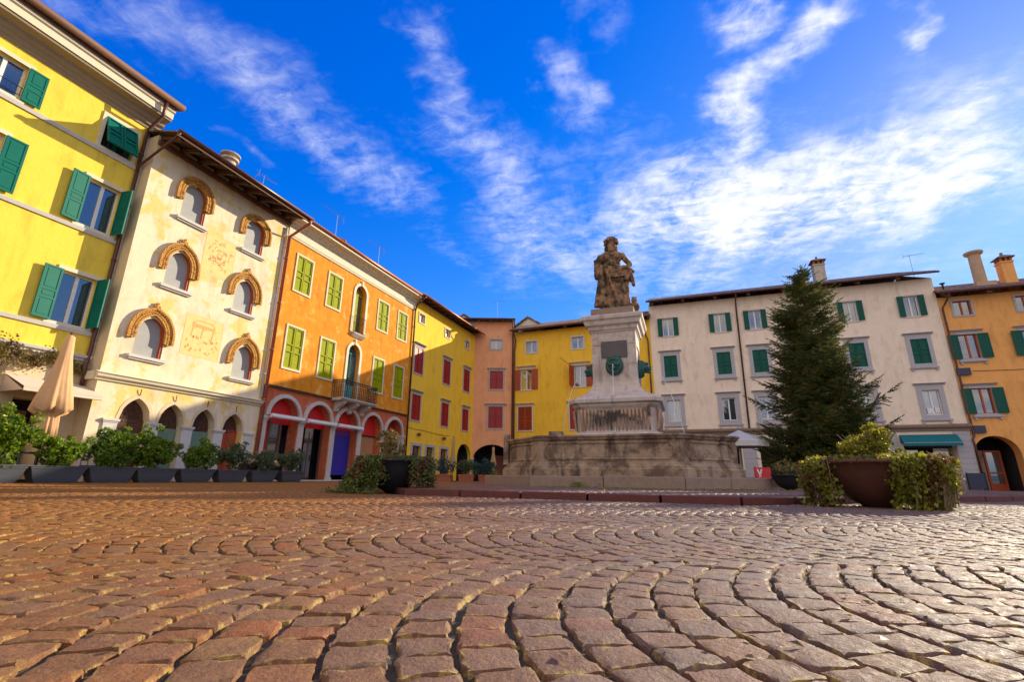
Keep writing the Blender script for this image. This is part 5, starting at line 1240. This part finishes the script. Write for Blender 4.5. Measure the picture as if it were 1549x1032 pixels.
def shrub(loc, r, n, size, mat, seed, label, cat='shrub', group=None, k=14, stems=7, base=0.0, name='shrub', stemmat=None, el=1.5):
    T = empty(name, loc, 0, label, cat, group); c = (0, 0, base+r[2]*.95)
    P = np.concatenate([clump_points(c, r, int(n*.6), k, seed), clump_points(c, [x*1.08 for x in r], int(n*.5), 40, seed+500, small=True)]); P = P[P[:, 2] > base*.3]
    put('leaves', leafmesh('leaves', P, size, mat, seed=seed, el=el), T)
    q = random.Random(seed); m = MB()
    for i in range(stems):
        a = q.random()*6.28; e = Vector((r[0]*.6*math.cos(a), r[1]*.6*math.sin(a), base+r[2]*q.uniform(1.0, 1.7))); m.tube([(0.05*math.cos(a), .05*math.sin(a), 0), e*.5+Vector((q.uniform(-.05, .05), 0, 0)), e], [.014, .01, .004], 5)
    m.build('stem', stemmat or m_stem, T); return T

# trough planters along the left terrace
def trough_mesh(L=1.22, W_=.42, h=.42):
    m = MB(); rs = []
    def rr_(w_, l, z): return [(-l/2, -w_/2, z), (l/2, -w_/2, z), (l/2, w_/2, z), (-l/2, w_/2, z)]
    m.rings([rr_(W_*.62, L*.70, 0), rr_(W_*.74, L*.80, .10), rr_(W_*.88, L*.92, h*.72), rr_(W_*.90, L*.93, h*.80), rr_(W_*.96, L*.965, h*.81), rr_(W_*.97, L*.97, h-.04), rr_(W_*1.05, L*1.02, h-.03), rr_(W_*1.05, L*1.02, h), rr_(W_*.93, L*.96, h), rr_(W_*.9, L*.93, h-.08)])
    return m.mesh('trough', [m_planter])
tm = trough_mesh(); us = [-3.58, -2.34, -1.10, .10, 1.38, 2.67, 4.02, 5.40]
sm = MB().box(-.55, .55, -.17, .17, .30, .35).mesh('soil', m_soil)
LT = ['at the far left end of the terrace', 'in front of the furled parasol', 'right of the furled parasol, before the house corner', 'in front of the pointed wooden door',
      'in front of the green roller shutters, under pale blossom', 'in front of the last two pointed arches', 'holding dusty roses before the house joint', 'last of the row, nearest the orange house']
SH = [(l_shrub, (.62, .40, .62), 2600, .075, 'tall bright green leafy shrub at the left edge of the terrace'), (l_shrub, (.50, .32, .40), 1500, .07, 'low light green shrub in front of the furled parasol'),
      (l_shrubd, (.55, .34, .50), 2000, .07, 'dense dark green shrub between the parasol and the pointed door'), (l_shrub, (.66, .40, .56), 2500, .07, 'broad glossy green shrub hiding the pointed wooden door'),
      (l_shrubd, (.58, .36, .44), 1900, .06, 'bushy green shrub with yellowing tips before the roller shutters'), (l_olive, (.56, .36, .46), 1700, .055, 'grey green rose bush before the third pointed arch'),
      (l_olive, (.60, .34, .40), 1600, .05, 'dusty grey green bush with pale rocks showing through'), (l_olive, (.52, .34, .44), 1700, .05, 'grey green bush at the end of the planter row beside the orange house')]
for i, u0 in enumerate(us):
    p = Lpt(u0+.62, -2.45); z = gz(p[0])
    T = empty('planter', (p[0], p[1], z), RZL, 'long dark grey trough planter '+LT[i], 'planter', 'row of trough planters along the left terrace')
    put('trough', tm, T, (0, 0, 0)); put('soil', sm, T)
    mt, r_, n, s_, lab = SH[i]
    t = shrub((p[0]+random.uniform(-.04, .04), p[1], z+.33), (r_[0]*1.12, r_[1]*1.1, r_[2]*1.18), int(n*1.7), s_*1.3, mt, 20+i, lab, group='shrubs planted in the trough planters', base=.02)
    t.rotation_euler = (0, 0, RZL)
for i, (u0, w_) in enumerate(((4.35, .0), (5.35, .05))):
    p = Lpt(u0, -2.1); m = MB(); q = random.Random(i)
    for k in range(9): m.ell((q.uniform(-.3, .3), q.uniform(-.1, .1), q.uniform(0, .2)), (q.uniform(.08, .2), q.uniform(.07, .12), q.uniform(.04, .09)))
    o = organic(m, 'rock_heap', m_rock, None, .03, (p[0], p[1], gz(p[0])+.62), RZL, dis=.06, dscale=.09); tag(o, ('pale heap of dry stones among the grey green bushes, nearer the pointed arches', 'pale heap of dry stones among the grey green bushes, nearer the orange house')[i], 'rocks', 'pale rock heaps on the planter row')
    m = MB(); m.box(-.35, .35, -.1, .1, -.3, .04); 
    put('support', m.mesh('support', m_soil), o)

# big bowls with trailing ivy
def bowl(loc, R_, h, mat, label, group=None):
    T = empty('bowl_planter', loc, 0, label, 'planter', group); m = MB()
    m.lathe([(R_*.26, 0), (R_*.30, .03), (R_*.50, h*.16), (R_*.74, h*.42), (R_*.90, h*.72), (R_*.965, h*.90), (R_*1.0, h*.92), (R_*1.03, h*.935), (R_*1.03, h), (R_*.94, h), (R_*.90, h*.86)], n=48)
    put('bowl', m.mesh('bowl', mat, smooth=True), T); m = MB(); m.lathe([(R_*.9, h*.80), (R_*.88, h*.90), (.02, h*.93)], n=24); put('soil', m.mesh('soil', m_soil), T); return T
def curtain(R_, h, a0, a1, n, seed, drop=1.0, foot=1.0, clumps=26):
    """ivy hanging over the rim between two angles: ragged strands, some trailing out over the ground"""
    q = np.random.default_rng(seed); out = []; per = n//clumps
    for c in range(clumps):
        a = q.uniform(a0, a1); end = h*(1-drop*q.uniform(.25, 1.15)); wob = q.normal(0, .10, 3); k = max(8, int(per*q.uniform(.6, 1.4))); t = q.random(k)**.85
        tp = h*(1.04+q.uniform(-.03, .22)); z = tp+(end-tp)*t; over = np.clip(-z+.05, 0, None); z = np.maximum(z, .03)
        bul = -.02+.03*math.sin(c)+q.uniform(.0, .09)*np.sin(math.pi*np.minimum(t*1.2, 1))+foot*.16*(1-z/h)**1.3+over*(1.6 if foot > 1 else .2)
        rad = R_*(.78+.26*np.minimum(1, (t*2.6)**.6))+bul*np.minimum(1, t*2.2)+q.normal(0, .030, k)+q.normal(0, .045, k)*t
        ang = a+wob[0]*t+wob[1]*t*t+q.normal(0, .045/R_, k)
        out.append(np.stack([rad*np.cos(ang), rad*np.sin(ang), z+q.normal(0, .03, k)], 1))
    P = np.concatenate(out); return P[P[:, 2] > .005]
def ivybowl(loc, R_, h, mat, spans, lm_, bushes, label, ilabel, blabel, seed, size=.046):
    z = loc[2]; T = bowl(loc, R_, h, mat, label)
    I = empty('ivy', loc, 0, ilabel, 'ivy'); Ps = [curtain(R_, h, R(a), R(b), n, seed+i, drop=dr, foot=ft, clumps=cl) for i, (a, b, n, dr, ft, cl) in enumerate(spans)]
    q = np.random.default_rng(seed); k = 1800; a = q.random(k)*6.28; r_ = R_*np.sqrt(q.uniform(.05, 1.1, k)); Ps.append(np.stack([r_*np.cos(a), r_*np.sin(a), h*.93+q.uniform(0, .10, k)], 1))
    put('leaves', leafmesh('leaves', np.concatenate(Ps), size, lm_, seed=seed, el=1.15), I)
    m = MB(); qq = random.Random(seed)
    for (a0, a1, *_r) in spans:
        for k in range(14):
            a = R(qq.uniform(a0, a1)); r1 = R_*1.06; m.tube([(R_*.8*math.cos(a), R_*.8*math.sin(a), h*.95), (r1*math.cos(a), r1*math.sin(a), h*1.02), (r1*1.04*math.cos(a+.05), r1*1.04*math.sin(a+.05), h*.5), (r1*1.02*math.cos(a), r1*1.02*math.sin(a), .03)], .006, 4)
    m.build('vine', m_stem, I)
    B = empty('bush', (loc[0], loc[1], z+h*.9), 0, blabel, 'bush'); Pb = []; m = MB()
    for (c, r_, n) in bushes: Pb.append(clump_points(c, r_, n, 46, seed+n, small=True))
    for k in range(22):
        c, r_, n = bushes[k % len(bushes)]; e = Vector((c[0]+qq.uniform(-.8, .8)*r_[0], c[1]+qq.uniform(-.8, .8)*r_[1], c[2]+qq.uniform(.1, .9)*r_[2])); m.tube([(e.x*.2, e.y*.2, 0), (e.x*.6, e.y*.6, e.z*.6), e], [.012, .009, .004], 5)
    put('leaves', leafmesh('leaves', np.concatenate(Pb), size*.95, l_dry if blabel.startswith('tangled') else l_yell, seed=seed+9, el=1.5), B); m.build('stem', m_stem, B)
ivybowl((-2.16, 9.25, gz(-2.16)), .58, .60, m_bowlb, [(175, 256, 7500, 1.0, 1.3, 70), (185, 245, 4500, 1.0, 2.4, 34), (312, 378, 4200, 1.0, .9, 40), (22, 160, 2200, .4, 0, 16)], l_ivy, [((-.12, .0, .28), (.30, .28, .36), 2200)],
        'black bowl planter left of the fountain', 'dark green trailing ivy spilling over the black bowl to the ground', 'tangled yellowing bush standing in the black bowl left of the fountain', 41)
ivybowl((4.95, 6.75, gz(4.95)), .735, .60, m_bowl, [(152, 197, 4600, 1.1, .35, 32), (251, 312, 9500, 1.0, -.55, 66), (-30, 140, 2400, .35, 0, 16)], l_ivyy, [((-.02, .0, .22), (.46, .34, .30), 3000), ((.10, .0, .40), (.26, .24, .18), 900)],
        'large rust brown bowl planter at the right', 'sunlit yellow green ivy spilling over the rust brown bowl', 'sunlit yellow green bush standing in the rust brown bowl', 57)
T = bowl((7.05, 12.6, gz(7.05)+.1), .40, .38, m_bowlb, 'small black bowl planter behind the fountain step, left of the spruce')
shrub((7.05, 12.6, gz(7.05)+.42), (.34, .34, .22), 700, .045, l_dry, 71, 'sparse dry brown bush in the small black bowl', 'bush', k=12, stems=18, name='bush')
shrub((7.3, 12.3, gz(7)+.36), (.52, .4, .16), 900, .05, l_olive, 72, 'grey green trailing plants around the small black bowl', 'plant', k=10, name='trailing_plant')

# terracotta troughs with blue green shrubs in front of the salmon house
def tr2(L):
    m = MB()
    def rr_(w_, l, z): return [(-l/2, -w_/2, z), (l/2, -w_/2, z), (l/2, w_/2, z), (-l/2, w_/2, z)]
    m.rings([rr_(.30, L*.86, 0), rr_(.40, L*.97, .34), rr_(.44, L, .35), rr_(.44, L, .42), rr_(.36, L*.93, .42), rr_(.34, L*.9, .34)]); return m.mesh('trough', m_terrap)
tmesh = tr2(.75)
for i, (x, lab, lab2) in enumerate(((-3.2, 'terracotta trough planter right behind the black bowl', 'blue green shrub in the terracotta trough nearest the black bowl'), (-2.1, 'middle terracotta trough planter before the low dark arches', 'grey speckled shrub in the middle terracotta trough'), (-1.15, 'terracotta trough planter beside the left end of the fountain step', 'blue green shrub with yellow tips beside the fountain step'))):
    T = empty('terracotta_planter', (x, 23.6+.1*i, gz(x)), R(-4*i), lab, 'planter', 'terracotta troughs in front of the salmon house'); put('trough', tmesh, T); put('soil', MB().box(-.33, .33, -.16, .16, .32, .37).mesh('soil', m_soil), T)
    shrub((x, 23.6+.1*i, gz(x)+.36), (.62, .42, .44), 1500, .085, (l_blue, l_olive, l_blue)[i], 80+i, lab2, group='shrubs in the terracotta troughs', el=2.6)
shrub((-.7, 22.9, gz(0)), (.34, .3, .30), 500, .08, l_yell, 90, 'small yellow green shrub at the left corner of the fountain step', name='shrub')

# ivy creeping on the lemon yellow house
q = np.random.default_rng(5); n = 2600; uu = q.uniform(-4.5, -.15, n); zz_ = 3.62+.0*uu+.30*np.clip(-(uu+.3)/2.0, 0, 1.4)*q.normal(0, .6, n)+q.normal(0, .10, n)+.12*np.sin(uu*5); keep = zz_ > 3.15
P = np.stack([uu[keep], -.10-q.uniform(0, .14, keep.sum()), zz_[keep]], 1)
p = Lpt(0, .66); o = put('creeper', leafmesh('leaves', P, .075, l_dry, seed=6, el=1.3), None, (p[0], p[1], 0), RZL); tag(o, 'half bare yellow creeper growing along the yellow facade above the awning', 'creeper')
m = MB(); qq = random.Random(3)
for k in range(16):
    u = qq.uniform(-4.3, -.6); m.tube([(u, -.08, 3.5+qq.uniform(-.1, .2)), (u+.35, -.12, 3.6+qq.uniform(-.15, .2)), (u+.8, -.09, 3.55+qq.uniform(-.15, .2))], .009, 4)
for k in range(4): m.tube([(-2.15+.05*k, -.1, 1.0), (-2.2-.04*k, -.12, 2.2), (-2.1+.06*k, -.1, 3.5)], .016, 5)
m.build('vine', m_stem, o)

# ------------------------------------------------------------------ spruce
def spruce(loc, H, R0):
    T = empty('spruce_tree', loc, 0, 'tall dark green spruce in front of the cream grey house', 'tree'); q = np.random.default_rng(3); m = MB(); lean = .35
    ax = lambda z: Vector((lean*(z/H)**1.2, 0, z))
    m.tube([ax(z) for z in np.linspace(0, H, 12)], [.15*(1-z/H)+.012 for z in np.linspace(0, H, 12)], 10); trunk = m.build('trunk', m_bark, T, smooth=True)
    m = MB(); P = []; Nn = []; z = .38
    while z < H-.15:
        t = z/H; prof = ((1-t)**.60 if t < .88 else .28*((1-t)/.12)**1.1)*(1.0 if t > .3 else .88+.4*t); nb = 7 if t < .75 else 5
        for k in range(nb):
            a = q.uniform(0, 6.283); L = R0*prof*(.90+.16*math.sin(2*a+.6+z*1.1)+.08*math.sin(5*a+z*2.3))*q.uniform(.74, 1.10)+.08
            if q.random() < .18: L *= .6
            d = Vector((math.cos(a), math.sin(a), 0)); b0 = ax(z); up = q.uniform(.10, .42)*(1.0 if t > .3 else .6)
            def bp(s): return b0+d*L*s+Vector((0, 0, L*(up*s-.10*math.sin(s*3.1)+.10*s*s)))
            m.tube([bp(s) for s in (0, .33, .66, 1)], [.028*(1-t)+.008, .018, .010, .004], 5, caps=False)
            ns = max(4, int(L/.075)); side = Vector((-d.y, d.x, 0))
            for j in range(ns):
                s = .18+.82*(j+.5)/ns; c = bp(s)
                if q.random() < .15: continue
                tl = (.44*L*(1-s)**.8+.13)*q.uniform(.6, 1.15)
                for sg in (-1, 1):
                    tt = (side*sg*.85+d*.5+Vector((0, 0, q.uniform(-.35, .45)))).normalized(); ln = max(3, int(tl/.030))
                    for i in range(ln):
                        pc = c+tt*tl*(i+.5)/ln
                        P.append((pc.x, pc.y, pc.z+q.uniform(-.02, .02))); Nn.append(tuple(tt))
            tipd = (d+Vector((0, 0, .5))).normalized(); 
            for i in range(8): pc = bp(1)+tipd*.03*i; P.append(tuple(pc)); Nn.append(tuple(tipd))
        z += .135 if t < .8 else .11
    for i in range(90):
        zt = H-.9+i*.011; P.append(tuple(ax(min(zt, H+.05))+Vector(q.normal(0, .03, 3)))); Nn.append((0, 0, 1))
    m.build('limb', m_bark, trunk)
    P = np.array(P); Nn = np.array(Nn); N = len(P); print('spruce', N)
    # each tuft: two crossed needle sprays along the twig
    def sprays(seed, sz, wd):
        r_ = np.random.default_rng(seed); t = Nn+r_.normal(0, .42, (N, 3)); t /= np.linalg.norm(t, axis=1, keepdims=True); n = r_.normal(0, 1, (N, 3)); b = np.cross(t, n); b /= np.linalg.norm(b, axis=1, keepdims=True)
        s = sz*r_.uniform(.7, 1.3, (N, 1)); return np.stack([P-t*s*.3, P+b*wd, P+t*s*.7, P-b*wd], 1)
    V = np.concatenate([sprays(1, .12, .014), sprays(2, .10, .013)], 0).reshape(-1, 3); NN = len(V)//4
    me = bpy.data.meshes.new('crown'); me.vertices.add(len(V)); me.vertices.foreach_set('co', V.astype(np.float32).ravel()); me.loops.add(4*NN); me.loops.foreach_set('vertex_index', np.arange(4*NN, dtype=np.int32)); me.polygons.add(NN)
    me.polygons.foreach_set('loop_start', np.arange(0, 4*NN, 4, dtype=np.int32)); me.polygons.foreach_set('loop_total', np.full(NN, 4, np.int32)); me.update(calc_edges=True); me.materials.append(l_fir)
    put('crown', me, T)
spruce((12.12, 19.0, gz(12)), 9.25, 2.65)

# ------------------------------------------------------------------ parasols
def furled(loc, H, wide, zw, zg, mat, label, low=1.0, group=None, rz=0):
    T = empty('parasol', loc, rz, label, 'parasol', group); m = MB(); m.tube([(0, 0, .05), (0, 0, H+.05)], .028, 8); m.tube([(0, 0, H), (0, 0, H+.09)], .035, 8); put('pole', m.mesh('pole', m_pipe), T)
    m = MB(); m.box(-.28, .28, -.28, .28, 0, .07); m.tube([(0, 0, .05), (0, 0, .35)], .05, 8); put('base', m.mesh('base', m_dark), T)
    m = MB(); rs = []; n = 64; ph = [random.uniform(0, 6) for _ in range(3)]
    prof = [(0.03, H), (.10, H-.05), (.34*wide, H-.30*(H-zw)), (.58*wide, H-.60*(H-zw)), (.80*wide, zw+.18*(H-zw)), (wide*.92, zw+.06), (wide*.80, zw), (wide*.48, zg), (wide*.42, zg-.04), (wide*.46, zg-.12), (wide*.50, low+.25), (wide*.54, low)]
    for r_, z in prof:
        k = min(1, (H-z)/(H-zw)); rs.append([((r_*(1+k*.12*math.sin(8*a+ph[0])+k*.07*math.sin(15*a+ph[1]+z*1.5)))*math.cos(a), (r_*(1+k*.12*math.sin(8*a+ph[0])+k*.07*math.sin(15*a+ph[1]+z*1.5)))*math.sin(a), z+k*.06*math.sin(5*a+ph[2])) for a in [2*math.pi*j/n for j in range(n)]])
    m.rings(rs); put('canopy', m.mesh('canopy', mat, smooth=True), T)
    return T
furled((-12.55, 13.1, gz(-12.5)), 4.02, .44, 1.86, 1.78, m_parasol, 'tall furled beige parasol tied near its foot on the left terrace', low=1.2)
furled((-3.55, 30.2, gz(-3.5)), 2.62, .20, 1.0, .95, m_parasol2, 'slim furled khaki parasol in front of the shaded yellow house', low=.6)
furled((-1.25, 35.0, gz(-1)), 2.40, .24, 1.1, 1.0, m_parasol2, 'short furled khaki parasol in front of the dark salmon arch', low=.7)
def open_parasol(loc, H, R_, mat, label):
    T = empty('parasol', loc, .2, label, 'parasol'); m = MB(); m.tube([(0, 0, 0), (0, 0, H+.1)], .03, 8); put('pole', m.mesh('pole', m_alu), T); m = MB(); n = 8; vs = [(0, 0, H)]
    for k in range(n): a = 2*math.pi*k/n; vs.append((R_*math.cos(a), R_*math.sin(a), H-.48))
    for k in range(n): a = 2*math.pi*k/n; vs.append((R_*math.cos(a), R_*math.sin(a), H-.68))
    m.add(vs, [(0, 1+k, 1+(k+1) % n) for k in range(n)]+[(1+k, 9+k, 9+(k+1) % n, 1+(k+1) % n) for k in range(n)]); put('canopy', m.mesh('canopy', mat), T)
open_parasol((9.2, 19.6, gz(9)), 2.30, 1.05, m_trimg, 'open white parasol behind the right end of the fountain basin')
open_parasol((-15.0, 12.2, gz(-15)), 3.05, 1.2, m_parasol, 'open beige parasol at the extreme left edge')

# ------------------------------------------------------------------ terrace furniture
def cafe_table(loc, rz, label, group):
    T = empty('cafe_table', loc, rz, label, 'table', group); m = MB(); m.box(-.38, .38, -.38, .38, .72, .75); put('table_top', m.mesh('table_top', m_planter), T)
    for a in (-1, 1):
        for b in (-1, 1): m = MB(); m.tube([(a*.33, b*.33, 0), (a*.33, b*.33, .72)], .02, 6); put('leg', m.mesh('leg', m_alu), T)
def cafe_chair(loc, rz, label, group):
    T = empty('chair', loc, rz, label, 'chair', group); m = MB(); m.box(-.22, .22, -.22, .22, .43, .46); put('seat', m.mesh('seat', m_planter), T)
    m = MB()
    for z in (.58, .68, .78): m.box(-.21, .21, .20, .225, z, z+.05)
    put('backrest', m.mesh('backrest', m_planter), T)
    for a in (-1, 1):
        for b in (-1, 1): m = MB(); m.tube([(a*.2, b*.2, 0), (a*.2, b*.2+.01, .86 if b > 0 else .45)], .014, 6); put('leg', m.mesh('leg', m_alu), T)
for i, (u, lab) in enumerate(((-1.9, 'grey metal cafe table right under the furled beige parasol'), (-3.4, 'grey metal cafe table behind the leftmost shrub'))): p = Lpt(u, -1.5); cafe_table((p[0], p[1], gz(p[0])), RZL, lab, 'cafe tables on the left terrace')
for i, (u, b, rz, lab) in enumerate(((-1.2, -1.55, R(60), 'slatted grey cafe chair between the parasol and the house corner'), (-2.55, -1.6, R(-110), 'slatted grey cafe chair left of the table under the parasol'), (-.5, -1.7, R(40), 'slatted grey cafe chair nearest the house corner'))): p = Lpt(u, b); cafe_chair((p[0], p[1], gz(p[0])), RZL+rz, lab, 'cafe chairs on the left terrace')
# red and white barrier boards behind the spruce
def barrier(x, y, rz, L, label):
    T = empty('barrier', (x, y, gz(x)), rz, label, 'barrier', 'red and white barriers near the spruce'); m = MB(); m.box(-L/2, L/2, -.02, .02, .42, .80); put('board', m.mesh('board', m_tape), T)
    m = MB(); k = 0; w_ = .10; x0 = -L/2+.08
    while x0 < L/2-.25:
        for s in (1, -1):
            a = x0 if s > 0 else x0+.16; m.add([(a, -.023, .74), (a+.06, -.023, .74), (a+.06+s*.10, -.023, .47), (a+s*.10, -.023, .47)], [(0, 1, 2, 3)])
        x0 += .30
    put('stripes', m.mesh('stripes', m_white, fix=False), T)
    for s in (-1, 1): m = MB(); m.tube([(s*(L/2-.06), .03, 0), (s*(L/2-.06), .03, .84)], .018, 6); m.box(s*(L/2-.06)-.03, s*(L/2-.06)+.03, -.2, .25, 0, .04); put('leg', m.mesh('leg', m_tape), T)
barrier(9.2, 18.1, R(5), .62, 'red and white barrier right of the fountain step, left of the black bowl'); barrier(10.9, 17.6, R(-4), 1.3, 'long red and white barrier under the spruce'); barrier(9.9, 12.9, R(30), .7, 'red barrier seen behind the rust brown bowl')
m = MB(); m.tube([(7.6, 18.9, .38), (8.9, 18.15, .40)], .012, 5); m.tube([(7.6, 18.9, 0), (7.6, 18.9, .42)], .02, 6); tag(m.build('low_rail', m_alu, None), 'thin low metal rail behind the fountain step', 'rail')
# sign board and bench by the apricot house
def CR_(u, b): d = Vector((math.cos(RZC), math.sin(RZC))); n = Vector((-d.y, d.x)); v = CL+d*u+n*b; return v
v = CR_(18.5, -.35); T = empty('sign_board', (v.x, v.y, gz(v.x)), RZC, 'dark blue sign board leaning at the stone pilaster beside the apricot house', 'sign'); put('board', MB().box(-.42, .42, -.04, .04, .08, 1.0).mesh('board', m_slate), T); put('frame', MB().box(-.46, -.42, -.06, .06, 0, 1.05).box(.42, .46, -.06, .06, 0, 1.05).mesh('frame', m_dark), T)
v = CR_(21.55, -.7); T = empty('bench', (v.x, v.y, gz(v.x)), RZC, 'bench with pale slats against a red frame at the right edge', 'bench')
m = MB(); 
for k in range(4): m.box(-.75, .75, -.2+.11*k, -.12+.11*k, .42, .45)
put('seat', m.mesh('seat', m_redbr), T); m = MB()
for k in range(4): m.box(-.75, .75, .24, .27, .52+.1*k, .58+.1*k)
put('backrest', m.mesh('backrest', m_trimg), T)
for s in (-.65, .65): m = MB(); m.box(s-.03, s+.03, -.2, .28, 0, .42); m.box(s-.03, s+.03, .24, .28, .42, .95); put('leg', m.mesh('leg', m_redbr), T)
v = CR_(17.35, .12); o = MB().box(-.34, -.06, -.01, .0, 4.62, 4.95).box(.08, .34, -.01, .0, 4.66, 5.0).mesh('paper', m_white); put('paper', o, B7, (17.35, .11, 0))
# low green growth on the island by the step
q = np.random.default_rng(8); n = 1500; X = q.uniform(-1.6, 4.5, n); Y = -4.05-q.exponential(.35, n); P = []
for x, y in zip(X, Y):
    if x > 1.9: y = y+(x-1.9)*.9
    a = floc(x, y); P.append((a[0], a[1], gz(a[0])+PADZ+q.uniform(0, .015)))
tag(put('grass', leafmesh('grass', P, .045, l_yell, seed=3, el=2.5), None), 'sparse yellow grass growing in the joints before the fountain step', 'grass', kind='stuff')
q = np.random.default_rng(12); P = []
for k in range(150):
    y = .95+q.uniform(0, 1)**1.6*7; x = q.uniform(-1.2, 1.2)*y; P.append((x, y, gz(x)+.006))
tag(put('fallen_leaves', leafmesh('leaves', P, .022, l_dry, nrm=np.tile([0, 0, 3.0], (len(P), 1)), seed=12, el=1.6), None), 'tiny scattered dry leaves lying on the cobbles', 'leaves', kind='stuff')
q = np.random.default_rng(9); P = []
for k in range(10):
    a = floc(-.6+q.normal(0, .12), -4.12+q.normal(0, .04))
    for j in range(12): P.append((a[0]+q.normal(0, .04), a[1]+q.normal(0, .04), gz(a[0])+PADZ+q.uniform(0, .12)))
tag(put('weed', leafmesh('weed', P, .05, l_shrub, seed=4, el=2.5), None), 'small green weed at the foot of the fountain step', 'weed')
